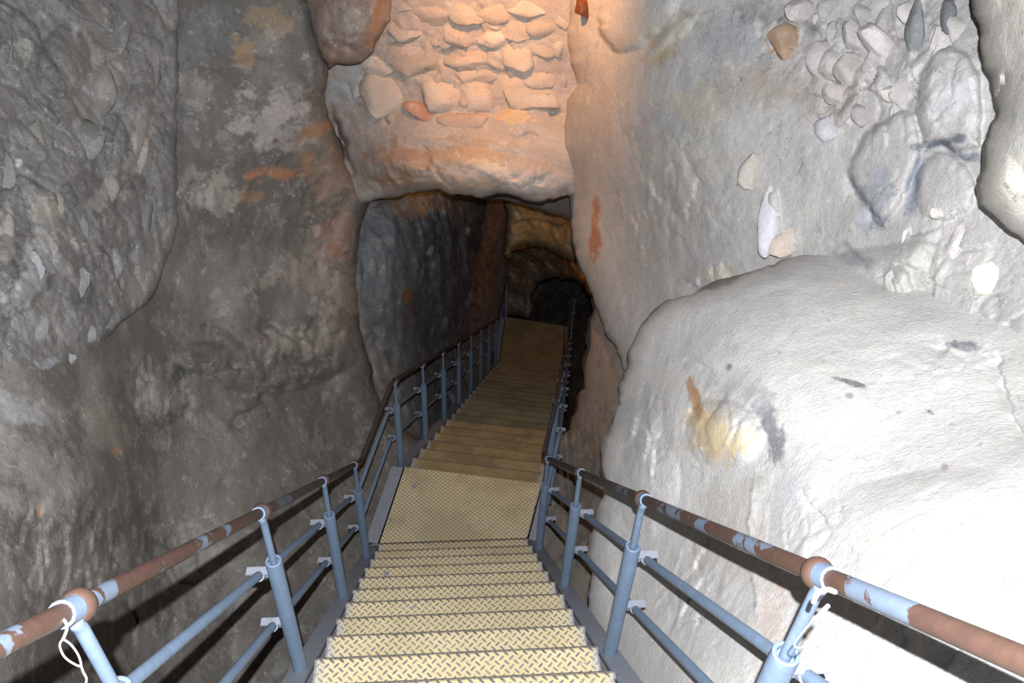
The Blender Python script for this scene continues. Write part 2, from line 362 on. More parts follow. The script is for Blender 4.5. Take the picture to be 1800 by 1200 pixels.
def layer(name, rims, rest, ctrl, s=4, mat='smooth_rock', base=(.45, .44, .43), noise_a=(.10, .035, .012), nseed=0,
          rim_w=30, rim_r=.10, skirt=.6, jagged=2.0, feats=(), stains_shade=(), cell=None, ridge=0, parent=None, tint=.10, squash=(1, 1, 1), lines=(), rough=()):
    """rims: list of silhouette polylines; rest: the polyline that closes the outline off out of sight"""
    rr = [jag(p, jagged, 7, nseed + i) for i, p in enumerate(rims)]
    outline = np.concatenate(rr + ([np.array(rest, float)] if len(rest) else []))
    x0, y0 = outline.min(0); x1, y1 = outline.max(0)
    gx = axis(x0 - s, x1 + s, s, -20, 1820); gy = axis(y0 - s, y1 + s, s, -20, 1220)
    X, Y = np.meshgrid(gx, gy); P = np.stack([X.ravel(), Y.ravel()], 1); nx, ny = len(gx), len(gy)
    cxs = (gx[:-1] + gx[1:]) / 2; cys = (gy[:-1] + gy[1:]) / 2
    XC, YC = np.meshgrid(cxs, cys); keep = inside(np.stack([XC.ravel(), YC.ravel()], 1), outline).reshape(ny - 1, nx - 1)
    jj, ii = np.nonzero(keep)
    quads = np.stack([jj * nx + ii, (jj + 1) * nx + ii, (jj + 1) * nx + ii + 1, jj * nx + ii + 1], 1)
    used = np.unique(quads); remap = -np.ones(len(P), int); remap[used] = np.arange(len(used)); quads = remap[quads]; P = P[used]
    # boundary edges
    e = np.concatenate([quads[:, [0, 1]], quads[:, [1, 2]], quads[:, [2, 3]], quads[:, [3, 0]]])
    key = np.sort(e, 1); _, inv, cnt = np.unique(key[:, 0].astype(np.int64) * 10000000 + key[:, 1], return_inverse=True, return_counts=True)
    be = e[cnt[inv] == 1]; bv = np.unique(be)
    rimdist = np.full(len(P), 1e9)
    for r in rr:
        d, near, _, _ = seg_dist(P, r); rimdist = np.minimum(rimdist, d)
        onb = bv[d[bv] < 2.2 * s]; P[onb] = near[onb]
    for r in rr:
        d, _, _, _ = seg_dist(P[bv], r); rimdist[bv] = np.minimum(rimdist[bv], d)
    Dp = tps(ctrl)(P[:, 0], P[:, 1])
    rays = np.stack([(P[:, 0] - CX) / F, -(P[:, 1] - CY) / F, -np.ones(len(P))], 1) @ R.T
    Wp = rays * Dp[:, None]
    Wq = Wp * np.array(squash)
    fr = np.clip(rimdist / 12, 0, 1)
    D = Dp + noise_a[0] * fbm(Wq, .55, 2, nseed) + noise_a[1] * fbm(Wq, 2.0, 3, nseed + 5) * (0.3 + .7 * fr) + noise_a[2] * fbm(Wq, 9, 4, nseed + 9, .65) * (0.5 + .5 * fr)
    cellv = None
    if cell:
        for (fq, amp, gap) in cell:
            warp = Wq + .12 * np.stack([fbm(Wq, 2.5, 2, 91), fbm(Wq, 2.5, 2, 92), fbm(Wq, 2.5, 2, 93)], 1)
            g, idv, tl = cells(warp, fq, nseed + 31)
            D += amp * (idv - .5) + amp * 1.6 * tl + gap * np.exp(-(g / .09) ** 2); cellv = idv if cellv is None else cellv
    if ridge: D -= ridge * ridged(Wq, 2.6, 4, nseed + 70)
    for (bx, by, ex, ey, an, amp) in rough:      # broken, flaking ground
        ca, sa = math.cos(math.radians(an)), math.sin(math.radians(an)); dx, dy = P[:, 0] - bx, P[:, 1] - by
        mk = np.clip(1.4 * (1 - np.sqrt(((dx * ca + dy * sa) / ex) ** 2 + ((-dx * sa + dy * ca) / ey) ** 2 )) + .5 * fbm(Wq, 4, 2, 66), 0, 1)
        g, idv, tl = cells(Wq + .08 * np.stack([fbm(Wq, 4, 2, 91), fbm(Wq, 4, 2, 92), fbm(Wq, 4, 2, 93)], 1), 7.0, nseed + 8)
        D += mk * amp * (.9 * (idv - .5) + 2.0 * tl + .35 * np.exp(-(g / .10) ** 2) - .8 * ridged(Wq, 5, 4, nseed + 2))
    for ft in feats:
        k = ft[0]
        if k == 'bump':                          # x, y, rx, ry, angle, height toward the viewer, edge power
            _, bx, by, rx, ry, an, amp, pw = ft; ca, sa = math.cos(math.radians(an)), math.sin(math.radians(an))
            dx, dy = P[:, 0] - bx, P[:, 1] - by; q = ((dx * ca + dy * sa) / rx) ** 2 + ((-dx * sa + dy * ca) / ry) ** 2
            q = q * (1 + .35 * fbm(Wq, 4, 3, 77)); D -= amp * np.clip(1 - q, 0, 1) ** pw
        elif k == 'crack':                       # a narrow broken groove with one lip proud of the other
            _, pl, wd, amp = ft; sd_ = int(pl[0][0]); pl = jag(pl, 5, 9, sd_); d, _, sd, t = seg_near(P, pl, wd * 12)
            md = np.clip(.45 + 1.6 * fbm(Wq, 5, 2, sd_ % 97), 0, 1.3) * np.clip(np.minimum(t, 1 - t) * 6, 0, 1)
            D += amp * md * (np.where(sd > 0, np.exp(-d / (wd * 2.2)), np.exp(-(d / (wd * .45)) ** 2)) * .8)
        elif k == 'poly':                        # a raised slab: outline, height, width of its bevel
            _, pl, wd, amp = ft; pj = jag(list(pl) + [pl[0]], 3, 9, int(pl[0][0])); ins = inside(P, pj[:-1]); d, _, _, _ = seg_near(P, pj, 20)
            D -= amp * np.where(ins, 1 - np.exp(-d / wd), 0)
        elif k == 'step':                        # the left side of the line, walking along it, stands proud
            _, pl, wd, amp = ft; pl = jag(pl, 2.5, 9, int(pl[0][0]) + 3); d, _, sd, t = seg_near(P, pl, wd * 6)
            fade = np.clip(np.minimum(t, 1 - t) * 5, 0, 1)
            D -= amp * np.where(sd < 0, np.exp(-d / wd), 0) * fade
    tq = np.clip(1 - rimdist / rim_w, 0, 1); D += rim_r * (1 - np.sqrt(1 - tq ** 2 * .98))
    V = rays * D[:, None]
    # albedo
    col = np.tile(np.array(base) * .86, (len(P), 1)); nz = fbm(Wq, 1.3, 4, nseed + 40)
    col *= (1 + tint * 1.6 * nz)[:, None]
    if cellv is not None: col *= (1 + .45 * (cellv - .5))[:, None]
    dust = np.clip(fbm(Wq, 3.1, 4, nseed + 44) * 2.4, 0, 1); col = col * (1 - .22 * dust[:, None]) + np.array([.55, .53, .51]) * .22 * dust[:, None]
    for (sx, sy, rx, ry, an, sc, st) in stains_shade:
        ca, sa = math.cos(math.radians(an)), math.sin(math.radians(an)); dx, dy = P[:, 0] - sx, P[:, 1] - sy
        q = np.sqrt(((dx * ca + dy * sa) / rx) ** 2 + ((-dx * sa + dy * ca) / ry) ** 2) + 1.5 * fbm(Wp * np.array([1, 1, 1.5]), 7, 5, int(sx) % 50, .75)
        m = np.clip((1.05 - q) * 2.6, 0, 1) * st; col = col * (1 - m[:, None]) + np.array(sc) * m[:, None]
    for (pl, wd, lc, st) in lines:
        pj = jag(pl, 3, 9, int(pl[0][1])); d, _, _, t = seg_near(P, pj, wd * 4 + 10); m = np.exp(-(d / (wd * (1 + .8 * fbm(Wp, 9, 3, 8)))) ** 2) * st * np.clip(np.minimum(t, 1 - t) * 6, 0, 1)
        col = col * (1 - m[:, None]) + np.array(lc) * m[:, None]
    # rim skirt gives the edge its thickness
    on = np.zeros(len(P), bool); on[bv[rimdist[bv] < 2.5 * s]] = True
    se = be[on[be[:, 0]] & on[be[:, 1]]]; sv = np.unique(se); n0 = len(P); idx = -np.ones(n0, int)
    faces = quads.tolist(); cen = np.mean(P, 0); verts = [V]; cols = [col]; last = np.arange(n0)
    ringv = sv
    for st_ in range(1, 5):
        kk = st_ / 4.; off = V[sv] / np.linalg.norm(V[sv], axis=1)[:, None] * skirt * kk
        wob = .03 * skirt * np.stack([vnoise(V[sv] * 5 + st_ * 3, s0) for s0 in (1, 2, 3)], 1)
        nv = V[sv] + off + wob; base_i = n0 + (st_ - 1) * len(sv); newidx = -np.ones(n0, int); newidx[sv] = base_i + np.arange(len(sv))
        src = last if st_ > 1 else np.arange(n0)
        for a, b2 in se: faces.append([int(src[b2]), int(src[a]), int(newidx[a]), int(newidx[b2])])
        last = newidx; verts.append(nv); cols.append(col[sv])
    verts = np.concatenate(verts); cols = np.clip(np.concatenate(cols), 0.01, .95)
    me = bpy.data.meshes.new(name); me.from_pydata(verts.tolist(), [], faces); smooth(me)
    ca_ = me.color_attributes.new('Col', 'FLOAT_COLOR', 'POINT'); ca_.data.foreach_set('color', np.c_[cols, np.ones(len(cols))].astype(np.float32).ravel())
    me.materials.append(M[mat]); o = bpy.data.objects.new(name, me); C.objects.link(o)
    if parent: o.parent = parent
    else: o['kind'] = 'structure'
    o_ctrl[name] = tps(ctrl); return o
o_ctrl = {}

OR = (.50, .21, .10); PALE = (.70, .66, .60); GREY = (.38, .375, .37); TAN = (.55, .42, .30); YEL = (.72, .56, .33); DK = (.17, .175, .19); WH = (.74, .73, .72)

def ico(sub=3):
    bm = bmesh.new(); bmesh.ops.create_icosphere(bm, subdivisions=sub, radius=1); 
    v = np.array([p.co for p in bm.verts]); f = [tuple(q.index for q in fc.verts) for fc in bm.faces]; bm.free(); return v, f
ICO = ico(3)
def stone(parent, x, y, rx, ry, ang, col, depth, name='stone', thick=.6, seed=0, facet=.75, label=None, sub=None, mat='stone', sink=.25, grow=1.0):
    """an irregular stone bedded in a rock face; rx, ry are its half sizes as seen"""
    v, f = ICO; r = np.random.default_rng(seed + int(x) * 7 + int(y)); v = v.copy()
    for k in range(16):                          # knock flat facets off
        n = r.normal(size=3); n /= np.linalg.norm(n); h = r.uniform(facet - .12, facet + .12); d = v @ n; m = d > h
        v[m] -= n * (d[m] - h)[:, None] * .95
    v += (.10 * fbm(v + r.uniform(0, 50), 2.4, 4, seed, .65))[:, None] * v
    sx, sy = rx * depth / F * 1.2 * grow, ry * depth / F * 1.2 * grow; sz = (sx + sy) / 2 * thick
    ca, sa = math.cos(math.radians(ang)), math.sin(math.radians(ang))
    L = np.stack([v[:, 0] * sx, -v[:, 1] * sy, v[:, 2] * sz], 1)
    L = np.stack([L[:, 0] * ca + L[:, 1] * sa, -L[:, 0] * sa + L[:, 1] * ca, L[:, 2]], 1)
    cen = at(x, y, depth + sz * sink); Vw = L @ R.T + 0
    me = bpy.data.meshes.new(name); me.from_pydata(Vw.tolist(), [], f); smooth(me); me.set_sharp_from_angle(angle=math.radians(38))
    nz = fbm(v * 1.3 + r.uniform(0, 9), 1.5, 3, seed + 3)
    cc = np.clip(np.array(col) * (1 + .18 * nz)[:, None], .02, .95)
    a_ = me.color_attributes.new('Col', 'FLOAT_COLOR', 'POINT'); a_.data.foreach_set('color', np.c_[cc, np.ones(len(cc))].astype(np.float32).ravel())
    me.materials.append(M[mat]); o = bpy.data.objects.new(name, me); C.objects.link(o); o.location = Vector(cen)
    o.parent = parent
    if label: o['label'] = label
    return o

# ======== right side of the cave
right_ctrl = [(980, -250, 5.0), (1005, 0, 5.5), (1003, 150, 5.8), (990, 260, 6.2), (1002, 345, 6.4), (1020, 470, 6.2), (1060, 565, 5.7), (1100, 660, 5.2),
              (1100, 100, 5.0), (1100, 300, 5.2), (1130, 450, 5.2), (1200, 60, 4.5), (1200, 250, 4.5), (1250, 450, 4.4), (1200, 560, 4.7), (1350, 100, 4.0), (1380, 300, 3.9),
              (1350, 450, 4.05), (1500, 100, 3.6), (1550, 300, 3.4), (1520, 430, 3.45), (1700, 100, 3.05), (1700, 300, 3.0), (1750, 500, 2.8), (1650, 600, 2.95), (1800, 700, 2.5), (1800, 1000, 2.2),
              (2050, 0, 2.5), (2050, 500, 2.2), (2050, 900, 1.9), (1500, -250, 3.8), (2050, -250, 2.6), (1400, 800, 4.3), (1300, 1200, 4.2), (2050, 1400, 1.9)]
mouth_right = [(1005, -250), (1005, 0), (1000, 60), (1002, 110), (1016, 148), (1002, 175), (992, 215), (984, 255), (990, 285), (998, 300), (1001, 345), (1004, 385), (1010, 430),
               (1020, 470), (1035, 500), (1048, 530), (1058, 565), (1070, 592), (1084, 612), (1094, 640), (1101, 662), (1112, 700)]
wall_right = layer('wall_right', [mouth_right], [(1180, 1000), (2050, 1400), (2050, -250)], right_ctrl, s=3.2, rough=[(1540, 110, 210, 150, 20, .04), (1640, 470, 120, 90, 20, .03), (1740, 600, 60, 120, 0, .04), (1180, 330, 110, 190, 25, .018), (1240, 490, 60, 30, -30, .03)], base=(.57, .565, .565), nseed=3,
    noise_a=(.12, .03, .012), rim_w=45, rim_r=.28, skirt=.9, jagged=1.6,
    feats=[('poly', [(1488, 305), (1502, 262), (1540, 215), (1590, 190), (1612, 200), (1618, 262), (1602, 330), (1568, 384), (1550, 394), (1532, 372), (1512, 338)], 7, .06), ('poly', [(1614, 130), (1640, 95), (1668, 78), (1700, 92), (1722, 130), (1728, 200), (1722, 262), (1690, 272), (1652, 250), (1622, 256), (1612, 200)], 7, .06),
           ('poly', [(1612, 300), (1640, 262), (1668, 268), (1700, 290), (1722, 330), (1705, 372), (1660, 388), (1622, 384), (1606, 350)], 8, .05), ('poly', [(1050, -80), (1052, 50), (1068, 80), (1082, 91), (1112, 88), (1150, 62), (1190, 35), (1210, -80)], 16, .10),
           ('poly', [(1330, 395), (1345, 340), (1368, 322), (1372, 380), (1380, 428), (1396, 450), (1350, 446), (1334, 430)], 6, .05), ('poly', [(1150, 60), (1190, 20), (1232, 25), (1215, 50), (1140, 105), (1125, 100)], 10, .04),
           ('poly', [(1562, 470), (1572, 460), (1598, 478), (1618, 528), (1580, 534), (1562, 520)], 7, .05), ('bump', 1480, 510, 200, 60, -20, .10, 1), ('poly', [(1415, 90), (1440, 70), (1475, 90), (1500, 75), (1535, 130), (1520, 160), (1470, 150), (1430, 130)], 8, .04),
           ('crack', [(1488, 300), (1510, 340), (1530, 375), (1550, 395), (1568, 380)], 4, .04), ('crack', [(1745, 600), (1758, 640), (1770, 690), (1790, 760), (1800, 790)], 5, .05),
           ('crack', [(1460, 420), (1480, 430), (1500, 450), (1535, 470)], 3, .03), ('crack', [(1175, 400), (1200, 430), (1215, 480), (1240, 500)], 3, .03), ('crack', [(1010, 420), (1100, 300), (1180, 200), (1200, 150)], 4, .015),
           ('crack', [(1350, 130), (1400, 170), (1450, 190)], 3, .03), ('crack', [(1400, 20), (1440, 70), (1480, 80)], 3, .03), ('crack', [(1570, 0), (1560, 60), (1590, 100)], 3, .03), ('crack', [(1240, 30), (1300, 20), (1350, 35)], 3, .02),
           ('crack', [(1625, 0), (1640, 30), (1660, 55)], 3, .03), ('crack', [(1440, 170), (1470, 190), (1500, 160), (1540, 165)], 3, .03), ('crack', [(1465, 335), (1480, 345), (1492, 358)], 2.5, .02), ('crack', [(1690, 330), (1710, 345), (1700, 360)], 2.5, .02)],
    lines=[([(1622, 268), (1636, 252), (1655, 250), (1672, 262), (1700, 282), (1725, 268)], 5, (.10, .12, .16), .8), ([(1488, 302), (1508, 330), (1528, 362), (1548, 394), (1566, 372)], 5, (.15, .17, .22), .75), ([(1608, 385), (1602, 345), (1612, 295), (1625, 262)], 7, (.20, .22, .28), .6), ([(1050, 20), (1060, 60), (1078, 90), (1110, 90)], 2.5, (.12, .12, .13), .6),
           ([(1350, 36), (1352, 60), (1375, 98)], 3, (.2, .16, .13), .5), ([(1405, 10), (1420, 40), (1440, 60)], 6, (.2, .2, .21), .6), ([(1320, 20), (1360, 40), (1410, 30)], 7, (.22, .22, .23), .6), ([(1560, 455), (1562, 500), (1572, 530)], 3, (.3, .31, .35), .6), ([(1484, 418), (1500, 440), (1530, 462)], 4, (.24, .26, .30), .6), ([(1745, 600), (1758, 640), (1770, 690), (1790, 760)], 3, (.2, .21, .25), .7)],
    stains_shade=[(1046, 380, 8, 42, 5, OR, .85), (1048, 430, 12, 30, 10, OR, .85), (1050, 200, 40, 120, 10, (.46, .40, .35), .4), (1200, 200, 120, 60, -20, (.35, .37, .40), .45), (1150, 60, 90, 30, -20, (.52, .48, .38), .6),
            (1220, 190, 50, 40, 0, (.54, .50, .40), .6), (1160, 100, 30, 16, -40, (.50, .42, .28), .7), (1180, 330, 80, 130, 20, (.50, .48, .42), .4), (1300, 60, 70, 50, 0, (.36, .38, .42), .6),
            (1375, 70, 32, 32, 60, (.50, .30, .16), .9), (1340, 20, 60, 25, 0, (.20, .21, .22), .5), (1420, 40, 40, 22, 20, (.24, .24, .25), .6), (1340, 150, 80, 40, 0, (.42, .36, .31), .6),
            (1540, 75, 40, 32, 40, (.58, .55, .57), .9), (1608, 50, 14, 48, 0, (.20, .22, .23), .85), (1665, 30, 8, 32, 0, (.14, .16, .18), .9), (1665, 170, 55, 75, 0, (.56, .57, .60), .8),
            (1445, 175, 90, 40, 20, (.40, .36, .33), .6), (1545, 330, 30, 60, 20, (.34, .37, .43), .7), (1650, 252, 50, 9, -10, (.14, .16, .20), .9), (1604, 330, 12, 50, 10, (.25, .28, .34), .8), (1550, 392, 20, 10, -30, (.2, .22, .27), .8),
            (1705, 275, 25, 9, 10, (.2, .22, .26), .7), (1620, 480, 60, 40, 20, (.50, .50, .47), .5), (1700, 612, 42, 10, 0, (.15, .16, .20), .8), (1700, 630, 36, 8, 0, (.52, .36, .32), .6), (1270, 480, 40, 15, -20, (.55, .50, .36), .5),
            (1500, 455, 40, 14, 10, (.25, .27, .30), .5), (1400, 400, 80, 45, 0, (.56, .55, .53), .5)])
D_right = tps(right_ctrl)
def rs(x, y, rx, ry, an, col, **k):
    d = D_right([x], [y])[0] - k.pop('out', .03)
    return stone(wall_right, x, y, rx, ry, an, col, d, seed=5, **k)
for a in [(1352, 388, 17, 62, 8, (.66, .67, .72), dict(thick=.5, out=.03)), (1384, 428, 30, 22, -30, (.58, .50, .44), dict(thick=.35, out=.02)), (1030, 8, 22, 30, 0, (.13, .045, .022), dict(thick=.9, out=-.1, facet=.66)),
          (1378, 72, 26, 34, -30, (.36, .25, .17), {}), (1444, 104, 23, 29, -10, (.50, .47, .47), {}), (1492, 118, 28, 30, 20, (.46, .43, .41), {}), (1542, 72, 20, 42, -38, (.58, .54, .56), {}),
          (1471, 166, 25, 20, 15, (.48, .44, .42), {}), (1458, 228, 27, 24, 10, (.47, .48, .51), {}), (1512, 205, 14, 22, -20, (.36, .33, .35), {}), (1568, 166, 19, 15, -15, (.56, .54, .52), {}),
          (1609, 45, 13, 48, 2, (.21, .23, .24), {}), (1586, 500, 26, 32, 15, (.60, .58, .56), {}), (1732, 490, 23, 34, 10, (.70, .68, .60), dict(out=.0)), (1648, 375, 13, 11, 0, (.56, .55, .50), {}),
          (1320, 302, 18, 32, 20, (.52, .50, .46), {}), (1668, 25, 10, 34, 4, (.16, .17, .19), {}), (1500, 62, 20, 32, -20, (.46, .44, .45), {}), (1408, 20, 24, 20, 10, (.42, .40, .40), {})]:
    rs(*a[:6], **a[5 + 1])
rq = np.random.default_rng(44)
for (bx, by, ex, ey, n, tone) in [(1560, 120, 130, 110, 20, .46), (1450, 60, 90, 60, 9, .42), (1640, 470, 80, 50, 6, .56)]:
    for k in range(n):
        x, y = bx + ex * rq.uniform(-1, 1), by + ey * rq.uniform(-1, 1); r0 = rq.uniform(15, 30); g = tone * rq.uniform(.8, 1.15)
        rs(x, y, r0 * rq.uniform(.7, 1), r0 * rq.uniform(.9, 1.5), rq.uniform(-35, 35), (g * 1.02, g * .99, g * .98), thick=.35, out=rq.uniform(-.05, -.01))

boulder_left = [(1020, 1500), (1028, 1200), (1033, 1100), (1035, 1047), (1040, 1025), (1041, 1002), (1035, 977), (1037, 960), (1042, 934), (1050, 925), (1051, 905), (1054, 884), (1064, 868),
                (1066, 846), (1061, 815), (1060, 790), (1070, 762), (1084, 728), (1088, 705), (1092, 685), (1103, 655), (1112, 615), (1126, 577), (1150, 552), (1192, 526), (1255, 503), (1322, 480), (1390, 455), (1440, 440)]
boulder_ctrl = [(1020, 1400, 3.7), (1040, 1000, 4.1), (1062, 800, 4.2), (1103, 655, 4.25), (1130, 577, 4.1), (1250, 505, 3.72), (1390, 455, 3.6), (1440, 440, 3.62), (1440, 385, 3.95), (1560, 400, 3.6), (1700, 440, 3.1), (1150, 700, 3.75), (1150, 850, 3.55), (1150, 1000, 3.4), (1200, 1200, 2.6),
                (1250, 620, 3.35), (1300, 750, 2.95), (1300, 950, 2.75), (1400, 550, 3.15), (1400, 700, 2.7), (1400, 850, 2.45), (1400, 1050, 2.2), (1500, 500, 3.1), (1550, 650, 2.5), (1550, 800, 2.2), (1550, 950, 2.0), (1550, 1150, 1.75),
                (1650, 520, 2.8), (1700, 700, 2.25), (1720, 900, 1.84), (1800, 700, 2.15), (1800, 900, 1.75), (1780, 1120, 1.48), (1800, 560, 2.5), (2050, 480, 2.5), (2050, 900, 1.35), (2050, 1400, 1.2), (1700, 1400, 1.4), (1400, 1500, 1.8)]
boulder_ctrl = [(a, b, c * (1 + .09 * min(max((a - 1350) / 200, 0), 1) * (b < 900))) for a, b, c in boulder_ctrl]
boulder = layer('boulder', [boulder_left], [(1440, 385), (1560, 400), (1700, 440), (2050, 480), (2050, 1500)], boulder_ctrl, s=3.2, rough=[(1140, 760, 60, 110, 10, .025), (1280, 740, 80, 80, 0, .03), (1230, 1050, 90, 130, 0, .02), (1600, 900, 220, 90, 0, .014), (1640, 1080, 200, 120, 0, .02), (1420, 950, 80, 120, 10, .02), (1650, 640, 150, 60, 0, .012)], mat='chalk_rock', base=(.75, .745, .735), nseed=11, noise_a=(.05, .02, .008), rim_w=34, rim_r=.16, skirt=1.2, jagged=2.2, parent=wall_right,
    feats=[('crack', [(1200, 690), (1215, 740), (1230, 790), (1250, 810)], 5, .06), ('crack', [(1328, 680), (1345, 730), (1358, 790), (1378, 830)], 10, .10), ('step', [(1330, 830), (1316, 920), (1318, 1000), (1330, 1100)], 30, .05), 
           ('crack', [(1405, 850), (1425, 890), (1450, 920), (1480, 960), (1500, 1010)], 3, .04), ('crack', [(1480, 960), (1500, 975), (1510, 990)], 3, .03), ('crack', [(1150, 690), (1180, 720), (1200, 780), (1240, 840)], 4, .05),
           ('crack', [(1055, 870), (1065, 900), (1080, 920)], 3, .05), ('bump', 1270, 760, 70, 60, 20, .09, .8), ('bump', 1140, 850, 60, 90, 0, .07, 1), ('crack', [(1480, 1130), (1500, 1180), (1520, 1230)], 3, .04), ('crack', [(1190, 640), (1240, 640), (1290, 680)], 5, .03),
           ('bump', 1600, 900, 180, 70, -10, .06, 1), ('crack', [(1745, 600), (1758, 640), (1770, 690), (1790, 760), (1810, 800)], 6, .09), ('crack', [(1660, 600), (1664, 630), (1700, 626), (1735, 636)], 7, .05)],
    stains_shade=[(1250, 760, 40, 55, -35, (.70, .54, .30), .75), (1300, 770, 45, 30, 10, (.72, .60, .38), .65), (1222, 700, 9, 42, -20, (.48, .28, .16), .9), (1350, 745, 20, 75, -14, (.16, .17, .20), .8), (1335, 700, 30, 30, 0, (.38, .39, .42), .6), (1290, 700, 50, 40, 0, (.44, .45, .48), .5),
            (1120, 740, 30, 60, 20, (.44, .45, .47), .5), (1300, 960, 90, 110, 0, (.48, .46, .44), .5), (1280, 560, 120, 50, -25, (.48, .48, .48), .4), (1360, 1000, 12, 60, -15, (.60, .42, .36), .5), (1350, 1080, 25, 60, -15, (.60, .46, .40), .4),
            (1385, 900, 25, 90, 10, (.47, .50, .54), .5), (1545, 960, 20, 40, -30, (.72, .58, .42), .5), (1700, 612, 42, 10, 0, (.15, .16, .20), .8), (1495, 672, 18, 4, 15, (.12, .12, .15), .8), (1470, 665, 14, 3, 15, (.2, .2, .22), .7), (1635, 724, 8, 4, 30, (.14, .14, .17), .8), (1580, 725, 7, 3, 0, (.25, .25, .27), .7), (1280, 645, 8, 7, 0, (.12, .12, .15), .8), (1370, 620, 7, 3, 0, (.2, .2, .2), .6), (1492, 695, 6, 6, 60, (.15, .15, .18), .6), (1660, 820, 6, 5, 0, (.3, .25, .28), .6)])
slab_edge = [(1713, -250), (1713, 0), (1716, 22), (1729, 58), (1722, 80), (1729, 111), (1747, 133), (1751, 178), (1755, 195), (1748, 215), (1733, 249), (1731, 267), (1733, 289), (1722, 329), (1723, 353), (1747, 380), (1773, 402), (1800, 420), (1900, 480), (2050, 540)]
layer('rock_slab', [slab_edge], [(2050, -250)], [(1713, -250, 2.6), (1713, 0, 2.55), (1750, 180, 2.5), (1722, 340, 2.42), (1800, 420, 2.4), (1800, 0, 2.25), (1800, 200, 2.15), (2050, 0, 1.8), (2050, 540, 1.9), (2050, -250, 1.8), (1760, 300, 2.3)],
    s=3, mat='rough_rock', base=(.66, .655, .60), nseed=21, noise_a=(.04, .035, .012), rim_w=40, rim_r=.16, skirt=.5, jagged=2, parent=wall_right, feats=[('crack', [(1755, 195), (1760, 150), (1768, 120)], 4, .08), ('bump', 1765, 330, 40, 70, -20, .06, 1)],
    stains_shade=[(1765, 60, 30, 50, 0, (.48, .47, .44), .5), (1785, 330, 20, 50, 0, (.50, .48, .42), .4)])

# ======== left side of the cave
left_ctrl = [(-650, -250, 3.4), (-650, 700, 2.2), (-650, 1500, 1.8), (-250, -250, 4.2), (-250, 400, 3.6), (-250, 900, 2.9), (-250, 1400, 2.5), (0, 0, 4.5), (0, 400, 4.15), (0, 700, 3.7), (0, 950, 3.25), (0, 1200, 3.0), (150, 600, 4.45), (150, 850, 4.0), (150, 1100, 3.9), (310, 0, 5.3), (310, 300, 5.35), (300, 550, 5.5),
             (300, 750, 5.4), (300, 950, 5.2), (300, 1200, 4.8), (450, 0, 5.7), (450, 300, 6.0), (450, 550, 6.2), (450, 750, 6.0), (450, 950, 5.5), (450, 1200, 5.4), (560, 0, 5.75), (575, 150, 6.05), (600, 270, 6.5), (640, 340, 6.9), (625, 470, 7.1), (635, 600, 7.25),
             (672, 720, 7.5), (600, 800, 7.0), (600, 1000, 6.3), (700, 900, 7.2), (800, 1100, 6.8), (1000, 1400, 6.5), (500, -250, 5.4), (310, -250, 5.1), (700, 1400, 5.8)]
left_edge = [(540, -250), (546, 0), (560, 50), (574, 108), (578, 128), (572, 160), (574, 205), (592, 245), (606, 285), (628, 318), (646, 352), (640, 372), (630, 402), (625, 470), (628, 520), (632, 570), (638, 610), (650, 650), (662, 692), (673, 722), (700, 752), (760, 790)]
